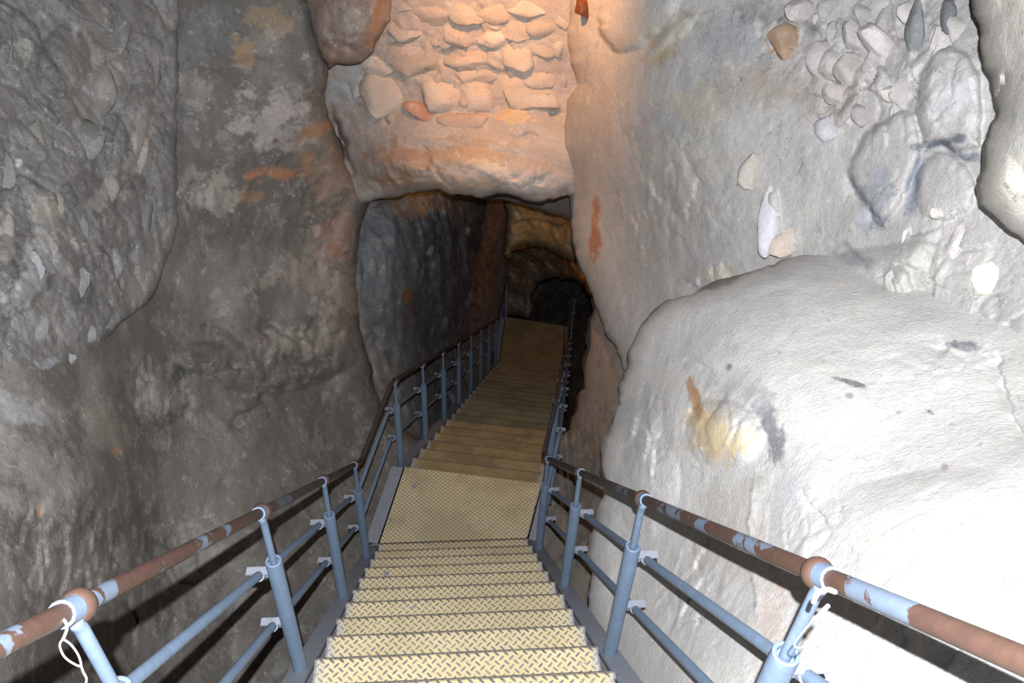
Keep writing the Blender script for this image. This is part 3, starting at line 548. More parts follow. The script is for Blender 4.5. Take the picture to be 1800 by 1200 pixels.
wall_left = layer('wall_left', [left_edge], [(1110, 1000), (1110, 1500), (-650, 1500), (-650, -250)], left_ctrl, s=3.4, rough=[(500, 620, 170, 70, -12, .05), (290, 690, 70, 70, 0, .05), (560, 400, 80, 200, 0, .025), (480, 230, 110, 90, 0, .02), (150, 980, 170, 120, 0, .025), (330, 1030, 90, 120, 0, .03), (370, 350, 70, 50, 20, .03)], base=(.215, .206, .190), nseed=31, noise_a=(.12, .04, .014), rim_w=34, rim_r=.30, skirt=1.0, jagged=1.5,
    feats=[('bump', 500, 620, 150, 60, -12, .16, .8), ('bump', 500, 520, 120, 90, 0, .10, 1), ('crack', [(400, 760), (430, 725), (460, 700), (490, 680), (520, 655)], 7, .10), ('crack', [(330, 650), (310, 670), (290, 700)], 6, .12), ('crack', [(235, 640), (240, 700), (250, 760)], 4, .06),
           ('bump', 360, 630, 50, 30, 0, .10, .8), ('bump', 280, 700, 40, 50, 0, .10, .8), ('bump', 540, 660, 90, 20, -20, .10, .8), ('crack', [(220, 880), (215, 950), (235, 1020)], 3, .05), ('crack', [(130, 960), (110, 1020), (90, 1060)], 4, .05), ('crack', [(60, 880), (40, 950), (0, 990)], 5, .05),
           ('crack', [(300, 1060), (320, 1110), (310, 1180)], 4, .06), ('crack', [(360, 910), (380, 860), (410, 840)], 4, .05), ('bump', 150, 950, 100, 160, 20, .10, 1), ('crack', [(240, 890), (236, 960), (232, 1040), (240, 1150)], 3, .06), ('bump', 440, 200, 110, 100, 0, .10, 1),
           ('crack', [(470, 490), (520, 480), (560, 470)], 4, .05), ('crack', [(430, 580), (480, 570), (560, 590), (620, 575)], 5, .06), ('crack', [(450, 640), (500, 625), (560, 635), (620, 620)], 5, .06), ('crack', [(360, 380), (400, 375), (420, 385)], 4, .04)],
    stains_shade=[(470, 40, 75, 28, 10, (.40, .30, .20), .6), (425, 95, 22, 24, 0, (.48, .33, .20), .7), (480, 215, 70, 45, 20, (.50, .47, .46), .75), (560, 230, 34, 18, -30, (.50, .28, .14), .75), (480, 305, 60, 12, 0, (.50, .25, .13), .8), (590, 300, 60, 60, 0, (.44, .31, .24), .5),
            (375, 345, 50, 34, 25, (.48, .46, .43), .75), (340, 150, 20, 40, -10, (.42, .40, .35), .6), (540, 275, 25, 12, -20, (.42, .25, .14), .7), (590, 420, 40, 50, 0, (.45, .30, .24), .5), (585, 440, 12, 14, 0, (.46, .22, .14), .6), (445, 345, 20, 9, 0, (.42, .24, .14), .6),
            (330, 200, 14, 220, 0, (.20, .22, .25), .5), (350, 60, 60, 60, 0, (.24, .25, .28), .5), (400, 480, 90, 60, 0, (.26, .25, .23), .5), (540, 480, 80, 30, 0, (.42, .38, .34), .6), (600, 520, 40, 40, 0, (.44, .40, .34), .6), (355, 635, 26, 16, 0, (.12, .10, .09), .7), (460, 595, 26, 18, 20, (.20, .15, .15), .5), (485, 630, 18, 9, -30, (.16, .14, .15), .6),
            (280, 690, 40, 45, 0, (.40, .40, .40), .6), (440, 720, 60, 10, -45, (.17, .15, .15), .6), (520, 600, 90, 30, -10, (.40, .37, .32), .5), (560, 660, 70, 10, -15, (.22, .21, .2), .5), (628, 665, 16, 6, 0, (.16, .16, .18), .7), (460, 780, 160, 60, 0, (.25, .24, .215), .5), (500, 950, 160, 150, 0, (.24, .23, .205), .6), (340, 850, 110, 110, 0, (.27, .26, .24), .6),
            (165, 730, 14, 6, 0, (.46, .25, .14), .7), (205, 792, 14, 7, 0, (.46, .25, .14), .7), (72, 895, 9, 18, 0, (.55, .34, .22), .7), (60, 830, 110, 70, 20, (.41, .405, .40), .5), (190, 750, 70, 30, 50, (.38, .35, .30), .4), (150, 1010, 80, 60, 0, (.40, .375, .34), .5), (30, 720, 50, 30, 30, (.47, .48, .52), .6)])
slab_l = [(316, -250), (312, 60), (313, 130), (309, 200), (313, 300), (310, 395), (302, 440), (282, 488), (262, 520), (252, 535), (232, 552), (210, 566), (182, 600), (160, 622), (142, 645), (105, 655), (66, 665), (50, 690), (20, 672), (0, 655), (-60, 640), (-250, 600)]
L_slab_ctrl = [(-250, -250, 3.9), (-250, 600, 3.1), (0, 0, 4.25), (0, 400, 3.95), (0, 640, 3.72), (312, 0, 5.21), (312, 300, 5.29), (282, 488, 5.27), (180, 600, 4.62), (60, 665, 3.98), (150, 0, 4.65), (150, 300, 4.55), (150, 500, 4.4), (300, -250, 5.0)]
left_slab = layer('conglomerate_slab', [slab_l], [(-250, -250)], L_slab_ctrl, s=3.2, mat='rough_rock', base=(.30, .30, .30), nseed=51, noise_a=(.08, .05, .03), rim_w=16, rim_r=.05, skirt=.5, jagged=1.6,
    cell=[(3.0, .025, .012), (9, .018, .012)], ridge=.04, parent=wall_left, tint=.16, squash=(1.2, 1, .62),
    feats=[('bump', 230, 230, 30, 90, 15, .10, .7), ('bump', 110, 110, 45, 60, 0, .10, .8), ('bump', 30, 480, 60, 80, 30, .10, .8), ('crack', [(245, 60), (240, 120), (225, 170), (205, 210)], 5, .09), ('crack', [(60, 310), (90, 260), (110, 200)], 5, .08), ('crack', [(270, 340), (250, 420), (200, 480)], 5, .08)],
    stains_shade=[(248, 225, 18, 60, 14, (.46, .45, .45), .85), (240, 270, 16, 50, 14, (.46, .44, .42), .8), (180, 345, 16, 50, 30, (.45, .43, .41), .7), (75, 430, 24, 26, 0, (.46, .45, .44), .7), (45, 490, 36, 60, 35, (.50, .51, .54), .8), (10, 430, 18, 60, 0, (.48, .46, .44), .6), (130, 55, 5, 6, 0, (.72, .75, .82), .9),
            (34, 285, 7, 8, 0, (.78, .8, .85), .9), (67, 28, 12, 12, 0, (.55, .57, .62), .7), (290, 200, 14, 220, 0, (.21, .23, .26), .5), (150, 80, 100, 40, 0, (.25, .24, .23), .5), (40, 30, 50, 60, 0, (.22, .22, .22), .5), (85, 365, 26, 26, 0, (.45, .42, .37), .7), (130, 630, 14, 9, 0, (.5, .5, .52), .7), (90, 640, 20, 9, -20, (.48, .5, .55), .7), (205, 560, 12, 16, 0, (.44, .46, .5), .6)])
D_ls = tps(L_slab_ctrl)
rl = np.random.default_rng(5)
for (x, y, rx, ry, an, c) in [(236, 215, 18, 34, 14, (.43, .42, .42)), (243, 272, 16, 42, 14, (.45, .43, .42)), (182, 345, 17, 46, 30, (.43, .41, .39)), (84, 362, 26, 26, 10, (.43, .40, .36)), (78, 440, 22, 30, 10, (.45, .43, .42)), (42, 490, 26, 58, 38, (.50, .50, .54)), (8, 425, 20, 50, 0, (.46, .43, .41)),
                            (108, 95, 24, 44, 5, (.34, .33, .33)), (35, 110, 20, 50, 10, (.36, .35, .32)), (165, 150, 34, 50, 0, (.31, .30, .29)), (140, 245, 40, 38, 10, (.31, .31, .30)), (200, 60, 26, 36, 0, (.29, .28, .28)), (115, 300, 24, 20, 0, (.33, .32, .32)), (10, 100, 14, 40, 5, (.30, .30, .32)),
                            (8, 315, 18, 40, -5, (.37, .37, .37)), (135, 400, 22, 24, 0, (.32, .32, .31)), (190, 470, 24, 34, 30, (.34, .35, .36)), (130, 505, 20, 34, 30, (.35, .35, .35)), (150, 590, 18, 18, 0, (.37, .38, .40)), (60, 590, 20, 34, 25, (.35, .36, .37)), (250, 380, 20, 34, 20, (.30, .31, .33)), (270, 110, 14, 50, 5, (.27, .27, .28)), (108, 635, 24, 12, -25, (.46, .47, .51)), (60, 250, 22, 40, 5, (.33, .33, .31)), (242, 165, 13, 26, 10, (.33, .31, .30)), (198, 300, 14, 30, 10, (.33, .32, .31))]:
    stone(left_slab, x, y, rx, ry, an, tuple(q * .84 for q in c), D_ls([x], [y])[0] + .022, thick=.42, seed=9, facet=.72, mat='rough_rock', sink=.3)

# ======== back wall: bedded stones over the rock lintel of the passage mouth
back_ctrl = [(500, -250, 5.6), (750, -250, 5.55), (1080, -250, 5.5), (560, 0, 6.05), (800, 0, 5.95), (1050, 0, 5.9), (600, 150, 6.5), (700, 200, 6.45), (850, 210, 6.35), (1000, 210, 6.35), (600, 240, 6.75), (700, 250, 6.35), (850, 260, 6.2), (1000, 270, 6.25), (640, 350, 7.0), (750, 335, 6.55), (900, 345, 6.4), (1010, 350, 6.45), (590, 400, 7.2), (800, 100, 6.2), (950, 100, 6.15)]
lintel_edge = [(600, 372), (645, 357), (662, 350), (690, 346), (705, 341), (716, 335), (724, 340), (745, 335), (770, 332), (790, 339), (812, 341), (830, 344), (845, 349), (858, 342), (872, 338), (890, 340), (905, 345), (925, 351), (950, 353), (970, 350), (990, 346), (1006, 346), (1040, 348)]
wall_back = layer('wall_back', [lintel_edge], [(1080, -250), (500, -250), (520, 372)], back_ctrl, s=3, rough=[(720, 310, 110, 45, 0, .04), (900, 310, 110, 40, 10, .03), (830, 100, 200, 130, 0, .04)], base=(.49, .43, .39), nseed=61, noise_a=(.05, .03, .014), rim_w=16, rim_r=.12, skirt=.55, jagged=1.8, mat='smooth_rock',
    feats=[('bump', 820, 305, 190, 45, 4, .12, .8), ('crack', [(740, 255), (760, 262), (800, 252)], 3, .04), ('crack', [(730, 300), (790, 290), (840, 300)], 3, .03), ('crack', [(590, 145), (620, 170), (660, 195), (680, 225)], 10, .15), ('crack', [(582, 180), (600, 250), (615, 330)], 12, .2), ('step', [(970, 270), (890, 255), (820, 245), (700, 235)], 20, .03),
           ('crack', [(880, 225), (910, 240), (960, 240)], 3, .03), ('crack', [(965, 205), (975, 185), (982, 165)], 6, .12), ('bump', 690, 300, 60, 50, 0, .08, .8)],
    stains_shade=[(700, 290, 70, 45, 0, (.36, .22, .15), .7), (790, 275, 80, 25, -5, (.40, .29, .20), .6), (870, 300, 60, 12, 25, (.70, .60, .50), .7), (930, 325, 70, 16, 20, (.66, .54, .45), .6), (650, 345, 26, 16, -20, (.55, .52, .50), .7), (680, 320, 25, 14, 0, (.46, .27, .18), .6), (740, 192, 18, 16, 20, (.45, .17, .10), .85), (800, 320, 90, 14, 0, (.50, .33, .22), .6), (655, 20, 14, 80, 0, (.40, .40, .41), .7), (610, 150, 30, 30, 0, (.42, .44, .46), .7), (620, 250, 40, 60, 0, (.36, .33, .32), .5), (860, 275, 50, 20, 0, (.55, .40, .25), .4), (745, 115, 16, 6, 0, (.14, .11, .10), .8)])
D_back = tps(back_ctrl)
for (x, y, rx, ry, an, c, out) in [(871, 66, 24, 13, 0, (.64, .56, .50), .05), (665, 112, 26, 17, 15, (.52, .47, .42), .04), (650, 138, 15, 12, 0, (.47, .43, .38), .03), (678, 160, 36, 36, 20, (.52, .46, .41), .06), (779, 163, 28, 32, -10, (.56, .48, .42), .05), (838, 168, 30, 28, 20, (.54, .46, .40), .04),
        (903, 140, 26, 18, 0, (.50, .43, .37), .02), (953, 137, 25, 14, -5, (.52, .44, .38), .04), (935, 168, 48, 24, 0, (.50, .43, .37), .03), (837, 131, 34, 13, -4, (.49, .42, .36), .03), (915, 91, 24, 25, 0, (.54, .46, .40), .03), (828, 101, 32, 20, -8, (.50, .43, .37), .02),
        (737, 96, 42, 26, 0, (.44, .37, .32), .03), (713, 45, 30, 30, 0, (.46, .40, .36), .0), (803, 60, 24, 18, 0, (.50, .43, .38), .02), (818, 24, 28, 18, 20, (.52, .45, .38), .03), (864, 14, 30, 20, 0, (.50, .42, .36), .0), (910, 47, 25, 17, 0, (.48, .41, .36), .02), (948, 42, 25, 17, 0, (.44, .38, .33), .02),
        (953, 77, 28, 18, 0, (.48, .42, .36), .02), (935, 10, 32, 17, 0, (.52, .46, .42), .01), (765, 18, 32, 22, 0, (.44, .38, .33), .0), (747, 198, 28, 15, 20, (.47, .25, .17), .02), (823, 213, 38, 15, 5, (.50, .38, .32), .03), (902, 214, 26, 24, 30, (.62, .46, .30), .03), (937, 218, 22, 17, 0, (.60, .44, .30), .02),
        (990, 130, 15, 20, 0, (.44, .40, .37), .0), (988, 168, 15, 22, 0, (.46, .40, .35), .0), (625, 146, 10, 20, -15, (.46, .42, .39), .02), (772, 130, 24, 14, 20, (.46, .39, .34), .0), (875, 105, 16, 14, 0, (.46, .40, .35), .0), (868, 40, 18, 12, 0, (.46, .40, .35), .0), (985, 70, 18, 22, 0, (.50, .44, .38), .0), (985, 20, 16, 24, 0, (.50, .43, .37), .0),
        (770, 62, 18, 16, 0, (.45, .38, .33), .0), (720, 6, 22, 14, 0, (.44, .38, .34), .0), (700, 212, 24, 12, 20, (.44, .36, .30), -.01), (870, 190, 16, 16, 0, (.46, .38, .33), .0), (735, 140, 22, 20, 0, (.43, .36, .31), -.01)]:
    stone(wall_back, x, y, rx, ry, an, c, D_back([x], [y])[0] - out * .7 + .045, thick=.42, seed=3, facet=.72, grow=1.28)
layer('hanging_rock', [[(532, -250), (538, 0), (548, 50), (566, 98), (578, 121), (592, 114), (612, 110), (634, 108), (652, 94), (658, 76), (671, 56), (680, 40), (688, 12), (692, -250)]], [], [(532, -250, 5.3), (540, 0, 5.6), (578, 121, 5.75), (688, 0, 5.55), (620, 0, 5.32), (610, 60, 5.35), (640, 90, 5.6), (692, -250, 5.3), (610, -200, 5.0)],
    s=3.5, base=(.40, .31, .26), nseed=71, noise_a=(.06, .08, .05), rim_w=30, rim_r=.16, skirt=.6, jagged=2, parent=wall_back, mat='rough_rock', stains_shade=[(600, 30, 50, 30, 0, (.42, .37, .33), .6), (625, 20, 14, 14, 0, (.58, .52, .47), .7), (590, 95, 30, 12, 0, (.45, .27, .17), .6), (665, 20, 12, 50, 10, (.50, .26, .14), .7), (600, 75, 40, 8, 0, (.25, .15, .12), .6)])

# ======== the passage beyond the mouth
tl_ctrl = [(560, 300, 8.2), (560, 900, 8.6), (630, 350, 7.7), (630, 600, 7.8), (630, 850, 8.3), (700, 330, 8.4), (700, 600, 8.4), (700, 850, 8.7), (780, 330, 9.6), (780, 500, 9.7), (780, 750, 9.7), (840, 330, 11.2), (840, 500, 12.2), (840, 680, 12.3), (880, 350, 12.8), (885, 480, 15), (880, 640, 15.2), (900, 400, 14.5)]
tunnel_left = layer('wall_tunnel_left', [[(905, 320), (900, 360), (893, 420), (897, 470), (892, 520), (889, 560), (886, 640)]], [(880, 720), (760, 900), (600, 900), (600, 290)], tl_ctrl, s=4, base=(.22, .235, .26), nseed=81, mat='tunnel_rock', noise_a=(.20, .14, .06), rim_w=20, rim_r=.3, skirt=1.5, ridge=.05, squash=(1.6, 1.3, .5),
    feats=[('bump', 700, 450, 70, 140, 10, .25, .8), ('bump', 800, 480, 40, 130, 0, .3, .8), ('crack', [(745, 340), (755, 420), (745, 520), (760, 600)], 9, .25), ('crack', [(825, 350), (812, 430), (822, 560)], 9, .3), ('step', [(628, 560), (660, 590), (700, 600), (745, 640)][::-1], 20, .08)],
    stains_shade=[(716, 520, 8, 18, -30, (.40, .16, .08), .8), (724, 560, 7, 26, 0, (.32, .17, .10), .6), (855, 440, 30, 90, 10, (.15, .10, .08), .5), (750, 400, 18, 90, 0, (.24, .24, .25), .5), (800, 460, 55, 230, 8, (.09, .09, .105), .85), (745, 600, 30, 120, 0, (.15, .15, .16), .5), (690, 640, 30, 60, 0, (.25, .23, .21), .5), (650, 640, 30, 70, 0, (.22, .22, .23), .5)])  # the tall near-black patch paints the passage's deepening shade onto the rock
layer('ceiling', [[(1060, 402), (1008, 390), (985, 380), (960, 371), (930, 362), (905, 357), (880, 351), (850, 346)]], [(780, 338), (640, 338), (640, 300), (1060, 300)], [(640, 300, 7.2), (640, 338, 7.5), (850, 300, 7.0), (850, 346, 8.2), (930, 362, 8.3), (1010, 390, 8.2), (1060, 300, 6.8), (1060, 402, 7.8)], s=4, base=(.36, .31, .28), nseed=83, mat='tunnel_rock', noise_a=(.05, .04, .02), rim_w=8, rim_r=.1, skirt=.8)
layer('rock_arch_1', [[(880, 330), (892, 380), (888, 430), (890, 450), (897, 440), (915, 432), (940, 431), (965, 440), (990, 452), (1015, 462), (1040, 478), (1080, 500)]], [(1080, 330)], [(850, 330, 10.2), (890, 440, 10.8), (940, 350, 10.0), (940, 430, 10.6), (1010, 390, 9.4), (1020, 465, 10.0), (1080, 340, 8.8), (1080, 500, 9.6)], s=3, base=(.40, .27, .12), nseed=87, mat='tunnel_rock', noise_a=(.1, .08, .05), rim_w=14, rim_r=.4, skirt=1.2, ridge=.05,  # nearer rock arch under the passage ceiling
    feats=[('crack', [(895, 400), (920, 388), (960, 390), (1010, 405)], 5, .15), ('crack', [(890, 375), (930, 372), (980, 385)], 4, .1)])
layer('rock_arch_2', [[(872, 560), (895, 555), (930, 560), (938, 540), (934, 520), (940, 505), (955, 492), (980, 486), (1005, 492), (1025, 503), (1040, 520), (1046, 545), (1060, 580)]], [(1090, 580), (1090, 400), (872, 400)], [(872, 400, 14.5), (872, 560, 16), (950, 420, 13.8), (940, 520, 15.5), (1000, 480, 13.8), (1040, 520, 12.6), (1090, 400, 11.5), (1090, 580, 11.2)], s=3, base=(.17, .11, .07), nseed=89, mat='tunnel_rock', noise_a=(.15, .2, .1), rim_w=14, rim_r=.4, skirt=2, ridge=.08)  # second rock arch, deeper in the passage
tr_edge = [(1050, 480), (1045, 520), (1043, 555), (1037, 590), (1036, 620), (1030, 650), (1029, 685), (1018, 700), (1013, 728), (1012, 745), (1003, 758), (985, 766), (960, 775), (900, 800)]
layer('wall_tunnel_right', [tr_edge], [(650, 860), (650, 1500), (1250, 1500), (1250, 480)], [(1050, 480, 7.0), (1045, 560, 7.0), (1030, 650, 7.1), (1012, 745, 7.7), (900, 800, 8.4), (650, 860, 9), (1100, 600, 5.95), (1100, 700, 5.8), (1070, 800, 6.3), (1000, 900, 6.9), (1040, 1000, 5.9), (1060, 1200, 5.3), (1250, 480, 6), (1250, 1000, 5.1), (1250, 1500, 4.6), (900, 1100, 7.4), (700, 1500, 7.4), (1000, 1500, 5.6)], s=4, base=(.56, .49, .42), nseed=91, noise_a=(.12, .06, .03), rim_w=14, rim_r=.12, skirt=2.2, squash=(1, 1, .5),
    stains_shade=[(1060, 620, 30, 90, 10, (.42, .33, .27), .6), (1050, 640, 6, 8, 0, (.42, .20, .14), .6), (1045, 900, 40, 160, 0, (.27, .265, .245), .8), (1000, 830, 60, 60, 0, (.2,.2,.19), .6), (1075, 580, 20, 40, 0, (.42, .33, .27), .5)])
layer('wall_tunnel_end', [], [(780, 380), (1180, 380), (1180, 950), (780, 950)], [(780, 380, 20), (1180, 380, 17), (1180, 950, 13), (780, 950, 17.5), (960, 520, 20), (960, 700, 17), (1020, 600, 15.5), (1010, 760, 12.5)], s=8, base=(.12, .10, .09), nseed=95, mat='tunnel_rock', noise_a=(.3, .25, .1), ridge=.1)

# ground of the cave, far below the stairs
layer('floor', [], [(-400, 600), (1500, 600), (1500, 1700), (-400, 1700)], [(-400, 600, 20), (1500, 600, 20), (-400, 1700, 8), (1500, 1700, 8), (500, 900, 16)], s=24, base=(.25, .24, .22), nseed=97)

# ------------------------------------------------------------------ stairs
HD = math.radians(11.1); U = np.array([math.sin(HD), math.cos(HD), 0]); NR_ = np.array([math.cos(HD), -math.sin(HD), 0])
XL, XR = -.505, .545; XM = (XL + XR) / 2
G1, H1 = .219, .2235; Y0, ZL = 3.605, -4.94
G2, H2, N2 = .2895, .2045, 22
FL = np.array([-.346, 4.307, ZL]); FR = FL + NR_ * 1.06
NL = np.array([-.505, 3.608, ZL]); NRR = np.array([.545, 3.608, ZL])

def tread_mesh(wd, dp):                          # folded chequer plate: top, turned-down nosing and back lip
    t = .005; lip = .038
    prof = [(0, -lip), (0, -.004), (-.004, 0), (-dp, 0), (-dp, -.03), (-dp + t, -.03), (-dp + t, -t), (-.008, -t), (-t, -.008), (-t, -lip)]
    mb = MB(); n = len(prof); vs = [(x, y, z) for x in (-wd / 2, wd / 2) for (y, z) in prof]
    fs = [(i, (i + 1) % n, n + (i + 1) % n, n + i) for i in range(n)] + [(0, 9, 8, 1), (1, 8, 7, 2), (2, 7, 6, 3), (3, 6, 5, 4)] + [tuple(n + k for k in q) for q in ((1, 8, 9, 0), (2, 7, 8, 1), (3, 6, 7, 2), (4, 5, 6, 3))]
    return mb.add(vs, fs)
def bracket_mesh(wd, dp, sgn):
    mb = MB(); x = sgn * (wd / 2 + .004)
    mb.box((x, -dp * .5, -.035), (.006, dp * .92, .07)); mb.box((x - sgn * .02, -dp * .5, -.0425), (.034, dp * .9, .005)); return mb
def flight(name, label, loc, rz, wd, g, h, js, sgn, mt='tread'):
    t = thing(name, label, 'staircase', loc, rz, None)
    proto = None
    for j in js:
        if proto is None:
            tr = tread_mesh(wd, g + .035).build('tread', M[mt], t)
            bl = bracket_mesh(wd, g + .02, -1).build('tread_bracket', M['stringer_paint'], tr); br = bracket_mesh(wd, g + .02, 1).build('tread_bracket', M['stringer_paint'], tr); proto = tr
            kids = [bl, br]
        else:
            tr = proto.copy(); C.objects.link(tr); tr.parent = t
            for k in kids: c = k.copy(); C.objects.link(c); c.parent = tr
        tr.location = (random.uniform(-.004, .004), sgn * g * j, -sgn * h * j + random.uniform(-.002, .002))
    return t
def stringer(parent, a, b, side, wdt=.085, hgt=.20, drop=.035, ends=0):
    """channel: sloped top flange outside the treads with a deep web below; a, b are points on the tread-edge line"""
    a = np.array(a, float); b = np.array(b, float); d = b - a; hx = np.array([d[1], -d[0], 0]); hx /= np.linalg.norm(hx); out = hx * side
    up = np.array([0, 0, 1.0]); mb = MB()
    def strip(o0, o1, z0, z1):
        vs = []
        for p in (a, b):
            for (o, z) in ((o0, z0), (o1, z0), (o1, z1), (o0, z1)): vs.append(p + out * o + up * z)
        mb.add(vs, [(0, 1, 2, 3), (7, 6, 5, 4), (0, 4, 5, 1), (1, 5, 6, 2), (2, 6, 7, 3), (3, 7, 4, 0)])
    strip(.006, .006 + wdt, -drop - .008, -drop); strip(.006, .014, -drop - hgt, -drop); strip(.006, .006 + wdt, -drop - hgt, -drop - hgt + .008)
    return mb.build('stringer', M['stringer_paint'], parent)

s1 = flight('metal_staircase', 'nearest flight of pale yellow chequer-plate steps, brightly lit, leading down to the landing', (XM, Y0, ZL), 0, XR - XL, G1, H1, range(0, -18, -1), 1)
sl1 = H1 / G1
for x, sd in ((XL, -1), (XR, 1)):
    stringer(s1, (x - XM, -18 * G1, 18 * H1), (x - XM, .02, -.02), sd)
s2 = flight('metal_staircase', 'lower flight of dim yellow chequer-plate steps running down into the dark passage', (FL + NR_ * .53).tolist(), -HD, 1.06, G2, H2, range(1, N2 + 1), 1, 'tread_shaded')
for x, sd in ((-.53, -1), (.53, 1)):
    stringer(s2, (x, 0, 0), (x, N2 * G2, -N2 * H2), sd, wdt=.095)

def plate(parent, pts, z0, z1, name='deck_plate', mat='deck'):
    n = len(pts); vs = [(p[0], p[1], z1) for p in pts] + [(p[0], p[1], z0) for p in pts]
    return mesh_obj(name, vs, [tuple(range(n))[::-1], tuple(range(n, 2 * n))] + [(i, (i + 1) % n, n + (i + 1) % n, n + i) for i in range(n)], M[mat], parent)
def landing(label, loc, rz, quad, mt='deck'):               # quad: near left, near right, far right, far left
    t = thing('landing', label, 'landing', loc, rz)
    plate(t, quad, -.006, 0, mat=mt)
    q = [np.array([p[0], p[1], 0.]) for p in quad]
    stringer(t, q[0], q[3], -1, wdt=.10, drop=.012); stringer(t, q[1], q[2], 1, wdt=.07, drop=.012)
    for f in (.2, .8):
        a = q[0] * (1 - f) + q[3] * f; b = q[1] * (1 - f) + q[2] * f
        MB().box(((a + b) / 2 + [0, 0, -.05]), (np.linalg.norm(b - a), .05, .08)).build('cross_beam', M['stringer_paint'], t)
    return t
o0 = np.array([XM, 3.9, ZL])
landing('yellow chequer-plate landing between the bright upper flight and the dark lower flight', o0, 0, [tuple((p - o0)[:2]) for p in (NL, NRR, FR, FL)])
E2 = FL + NR_ * .53 + U * (G2 * N2) + np.array([0, 0, -H2 * N2])
landing('far yellow landing deep in the passage, dimly lit orange', E2, -HD, [(-.53, .003), (.53, .003), (.50, 1.12), (-.58, 1.20)], 'deck_shaded')

# ------------------------------------------------------------------ railings
def railing(label, side):
    t = thing('railing', label, 'railing', (0, 0, 0)); out1 = np.array([side, 0, 0.]); out2 = NR_ * side; up = np.array([0, 0, 1.])
    x1 = XL - .05 if side < 0 else XR + .05
    z_at = lambda Y: ZL - (Y - Y0) * sl1 - .03
    post_Y = [3.285, 2.43, 1.575, .71, -.16] if side < 0 else [3.345, 2.47, 1.60, .73, -.14]
    c = (FL if side < 0 else FR) + out2 * .05
    ss = [.07 + .8685 * k for k in range(8)]
    posts = [(np.array([x1, Y, z_at(Y)]), out1, np.array([0, 1, -sl1])) for Y in post_Y]
    posts += [(c + U * s + up * (-H2 / G2 * s - .02), out2, U + up * (-H2 / G2)) for s in ss]
    posts += [(c + U * s + up * (-H2 * N2 - .02), out2, U.copy()) for s in (G2 * N2 + 1.15,)]
    HR = .905
    # the path of the rail base: upper flight, landing, lower flight, far landing
    yt = 3.60; zl = ZL - .02
    P = [np.array([x1, -1.1, z_at(-1.1)]), np.array([x1, yt - .05, z_at(yt - .05)]), c + up * -.01, c + U * G2 * N2 + up * (-H2 * N2), c + U * (G2 * N2 + 1.15) + up * (-H2 * N2)]
    def path(off, hh):
        offs = [out1, (out1 + out2) / 2, out2, out2, out2]
        return [p + o * off + up * hh for p, o in zip(P, offs)]
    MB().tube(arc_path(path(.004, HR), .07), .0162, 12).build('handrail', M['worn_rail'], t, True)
    for hh in (.595, .30):
        MB().tube(arc_path(path(.052, hh), .07), .0145, 10).build('mid_rail', M['blue_paint'], t, True)
    for (b, o, d) in posts:
        d = d / np.linalg.norm(d); dh = np.array([d[0], d[1], 0]); dh /= np.linalg.norm(dh)
        pm = MB().lathe([(.0, 0), (.026, 0), (.026, .660), (.025, .668), (.021, .670), (.0175, .668), (.0165, .655), (.0, .655)], b, 20)
        pb = pm.build('post', M['blue_paint'], t, True)
        MB().tube(arc_path([b + up * .64, b + up * (HR - .045), b + up * (HR - .022) - dh * .006, b + up * (HR - .016) + o * .004 + dh * .0], .02), .0115, 10).build('spindle', M['blue_paint'], pb, True)
        # saddle under the rail and rusty coupling just past it
        q = b + up * HR + o * .004
        MB().tube([q - d * .024, q + d * .012], .021, 14).build('saddle', M['blue_paint'], pb, True)
        q2 = q + d * .030
        rr = []
        MB().tube([q2 - d * .014, q2 - d * .010, q2, q2 + d * .010, q2 + d * .014], [.022, .0255, .028, .0255, .022], 18).build('coupling_ring', M['rust'], pb, True)
        for hh in (.595, .30):
            m = MB(); cc = b + up * hh + o * .052
            rot = np.stack([o, np.array([-o[1], o[0], 0.]), up], 1)
            m.box(b + up * (hh + .022) + o * .056, (.070, .028, .005), rot); m.box(b + up * (hh + .006) + o * .048, (.045, .006, .036), rot)
            m.tube([cc - d * .02, cc + d * .02], .019, 12)
            m.build('bracket', M['stringer_paint'], pb)
    return t
railing('blue-grey metal railing with worn rusty handrail on the left side of the stairs', -1)
railing('blue-grey metal railing with brown rusty handrail on the right side of the stairs', 1)

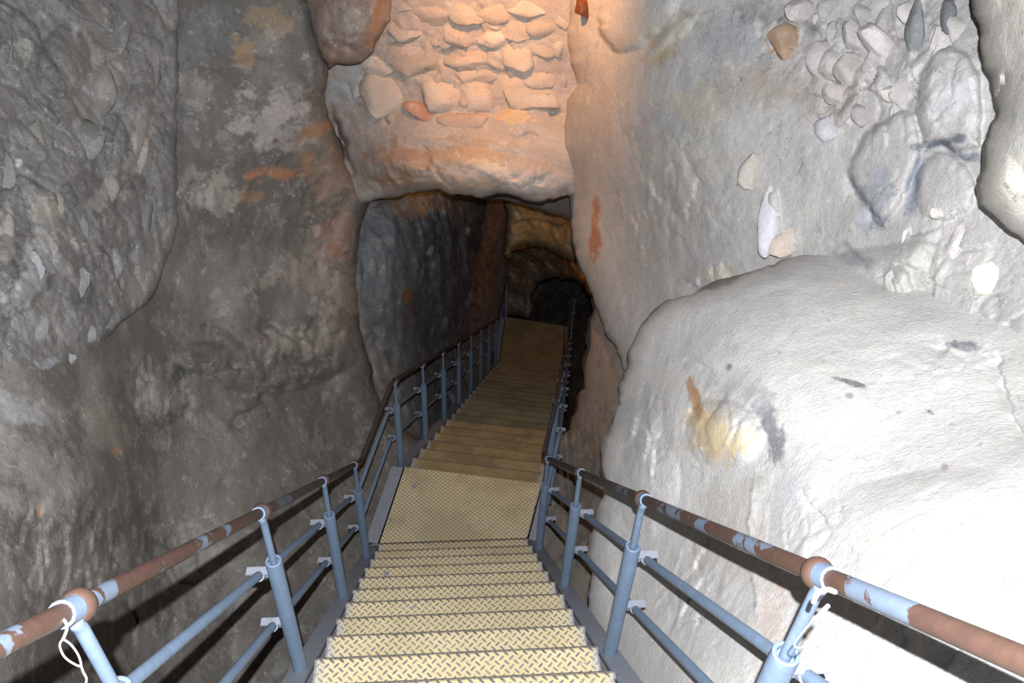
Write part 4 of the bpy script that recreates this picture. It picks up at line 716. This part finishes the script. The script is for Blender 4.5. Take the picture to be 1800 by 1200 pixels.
# white wire ties hanging at the two nearest posts
def loop(pts, r, closed=False):
    p = [np.array(q, float) for q in pts]; out = []
    n = len(p)
    for i in range(n if closed else n - 1):
        a, b, c_, d = p[(i - 1) % n] if (closed or i) else p[0], p[i], p[(i + 1) % n], p[(i + 2) % n] if (closed or i < n - 2) else p[-1]
        for k in range(6):
            s = k / 6; out.append(.5 * ((2 * b) + (-a + c_) * s + (2 * a - 5 * b + 4 * c_ - d) * s * s + (-a + 3 * b - 3 * c_ + d) * s ** 3))
    if not closed: out.append(p[-1])
    return MB().tube(out, r, 8, closed)
dl = 1.20
tl = thing('wire_tie', 'white wire tie looped around the nearest left handrail post', 'wire tie', at(118, 1085, dl))
ol = at(118, 1085, dl)
loop([at(x, y, dl + e) - ol for x, y, e in ((96, 1088, -.022), (104, 1086, -.032), (113, 1090, -.036), (118, 1102, -.030), (114, 1116, -.018), (110, 1124, -.014))], .0021).build('hook', M['wire'], tl, True)
loop([at(x, y, dl + e) - ol for x, y, e in ((110, 1124, -.012), (105, 1134, -.012), (112, 1152, -.010), (126, 1164, -.008), (142, 1170, -.006), (138, 1152, -.008), (126, 1134, -.010), (116, 1126, -.012))], .0014, True).build('loop', M['wire'], tl, True)
loop([at(x, y, dl + e) - ol for x, y, e in ((142, 1168, -.006), (146, 1180, 0), (152, 1192, .005), (150, 1204, .01))], .0015).build('tail', M['wire'], tl, True)
dr = 1.16; orr = at(1445, 1060, dr)
tr_ = thing('wire_tie', 'white wire tie wrapped around the nearest right handrail post', 'wire tie', orr)
loop([at(x, y, dr + e) - orr for x, y, e in ((1452, 1066, -.035), (1441, 1076, -.034), (1420, 1100, -.02), (1404, 1120, -.01), (1396, 1132, 0), (1402, 1138, .0), (1412, 1136, 0), (1424, 1122, -.01), (1434, 1104, -.02), (1438, 1084, -.03))], .0010, True).build('loop', M['wire'], tr_, True)
loop([at(x, y, dr + e) - orr for x, y, e in ((1430, 1058, -.02), (1438, 1042, -.035), (1455, 1036, -.04), (1468, 1040, -.03))], .0036).build('strap', M['wire'], tr_, True)
loop([at(x, y, dr + e) - orr for x, y, e in ((1456, 1064, -.03), (1448, 1072, -.035), (1440, 1086, -.03))], .003).build('knot', M['wire'], tr_, True)
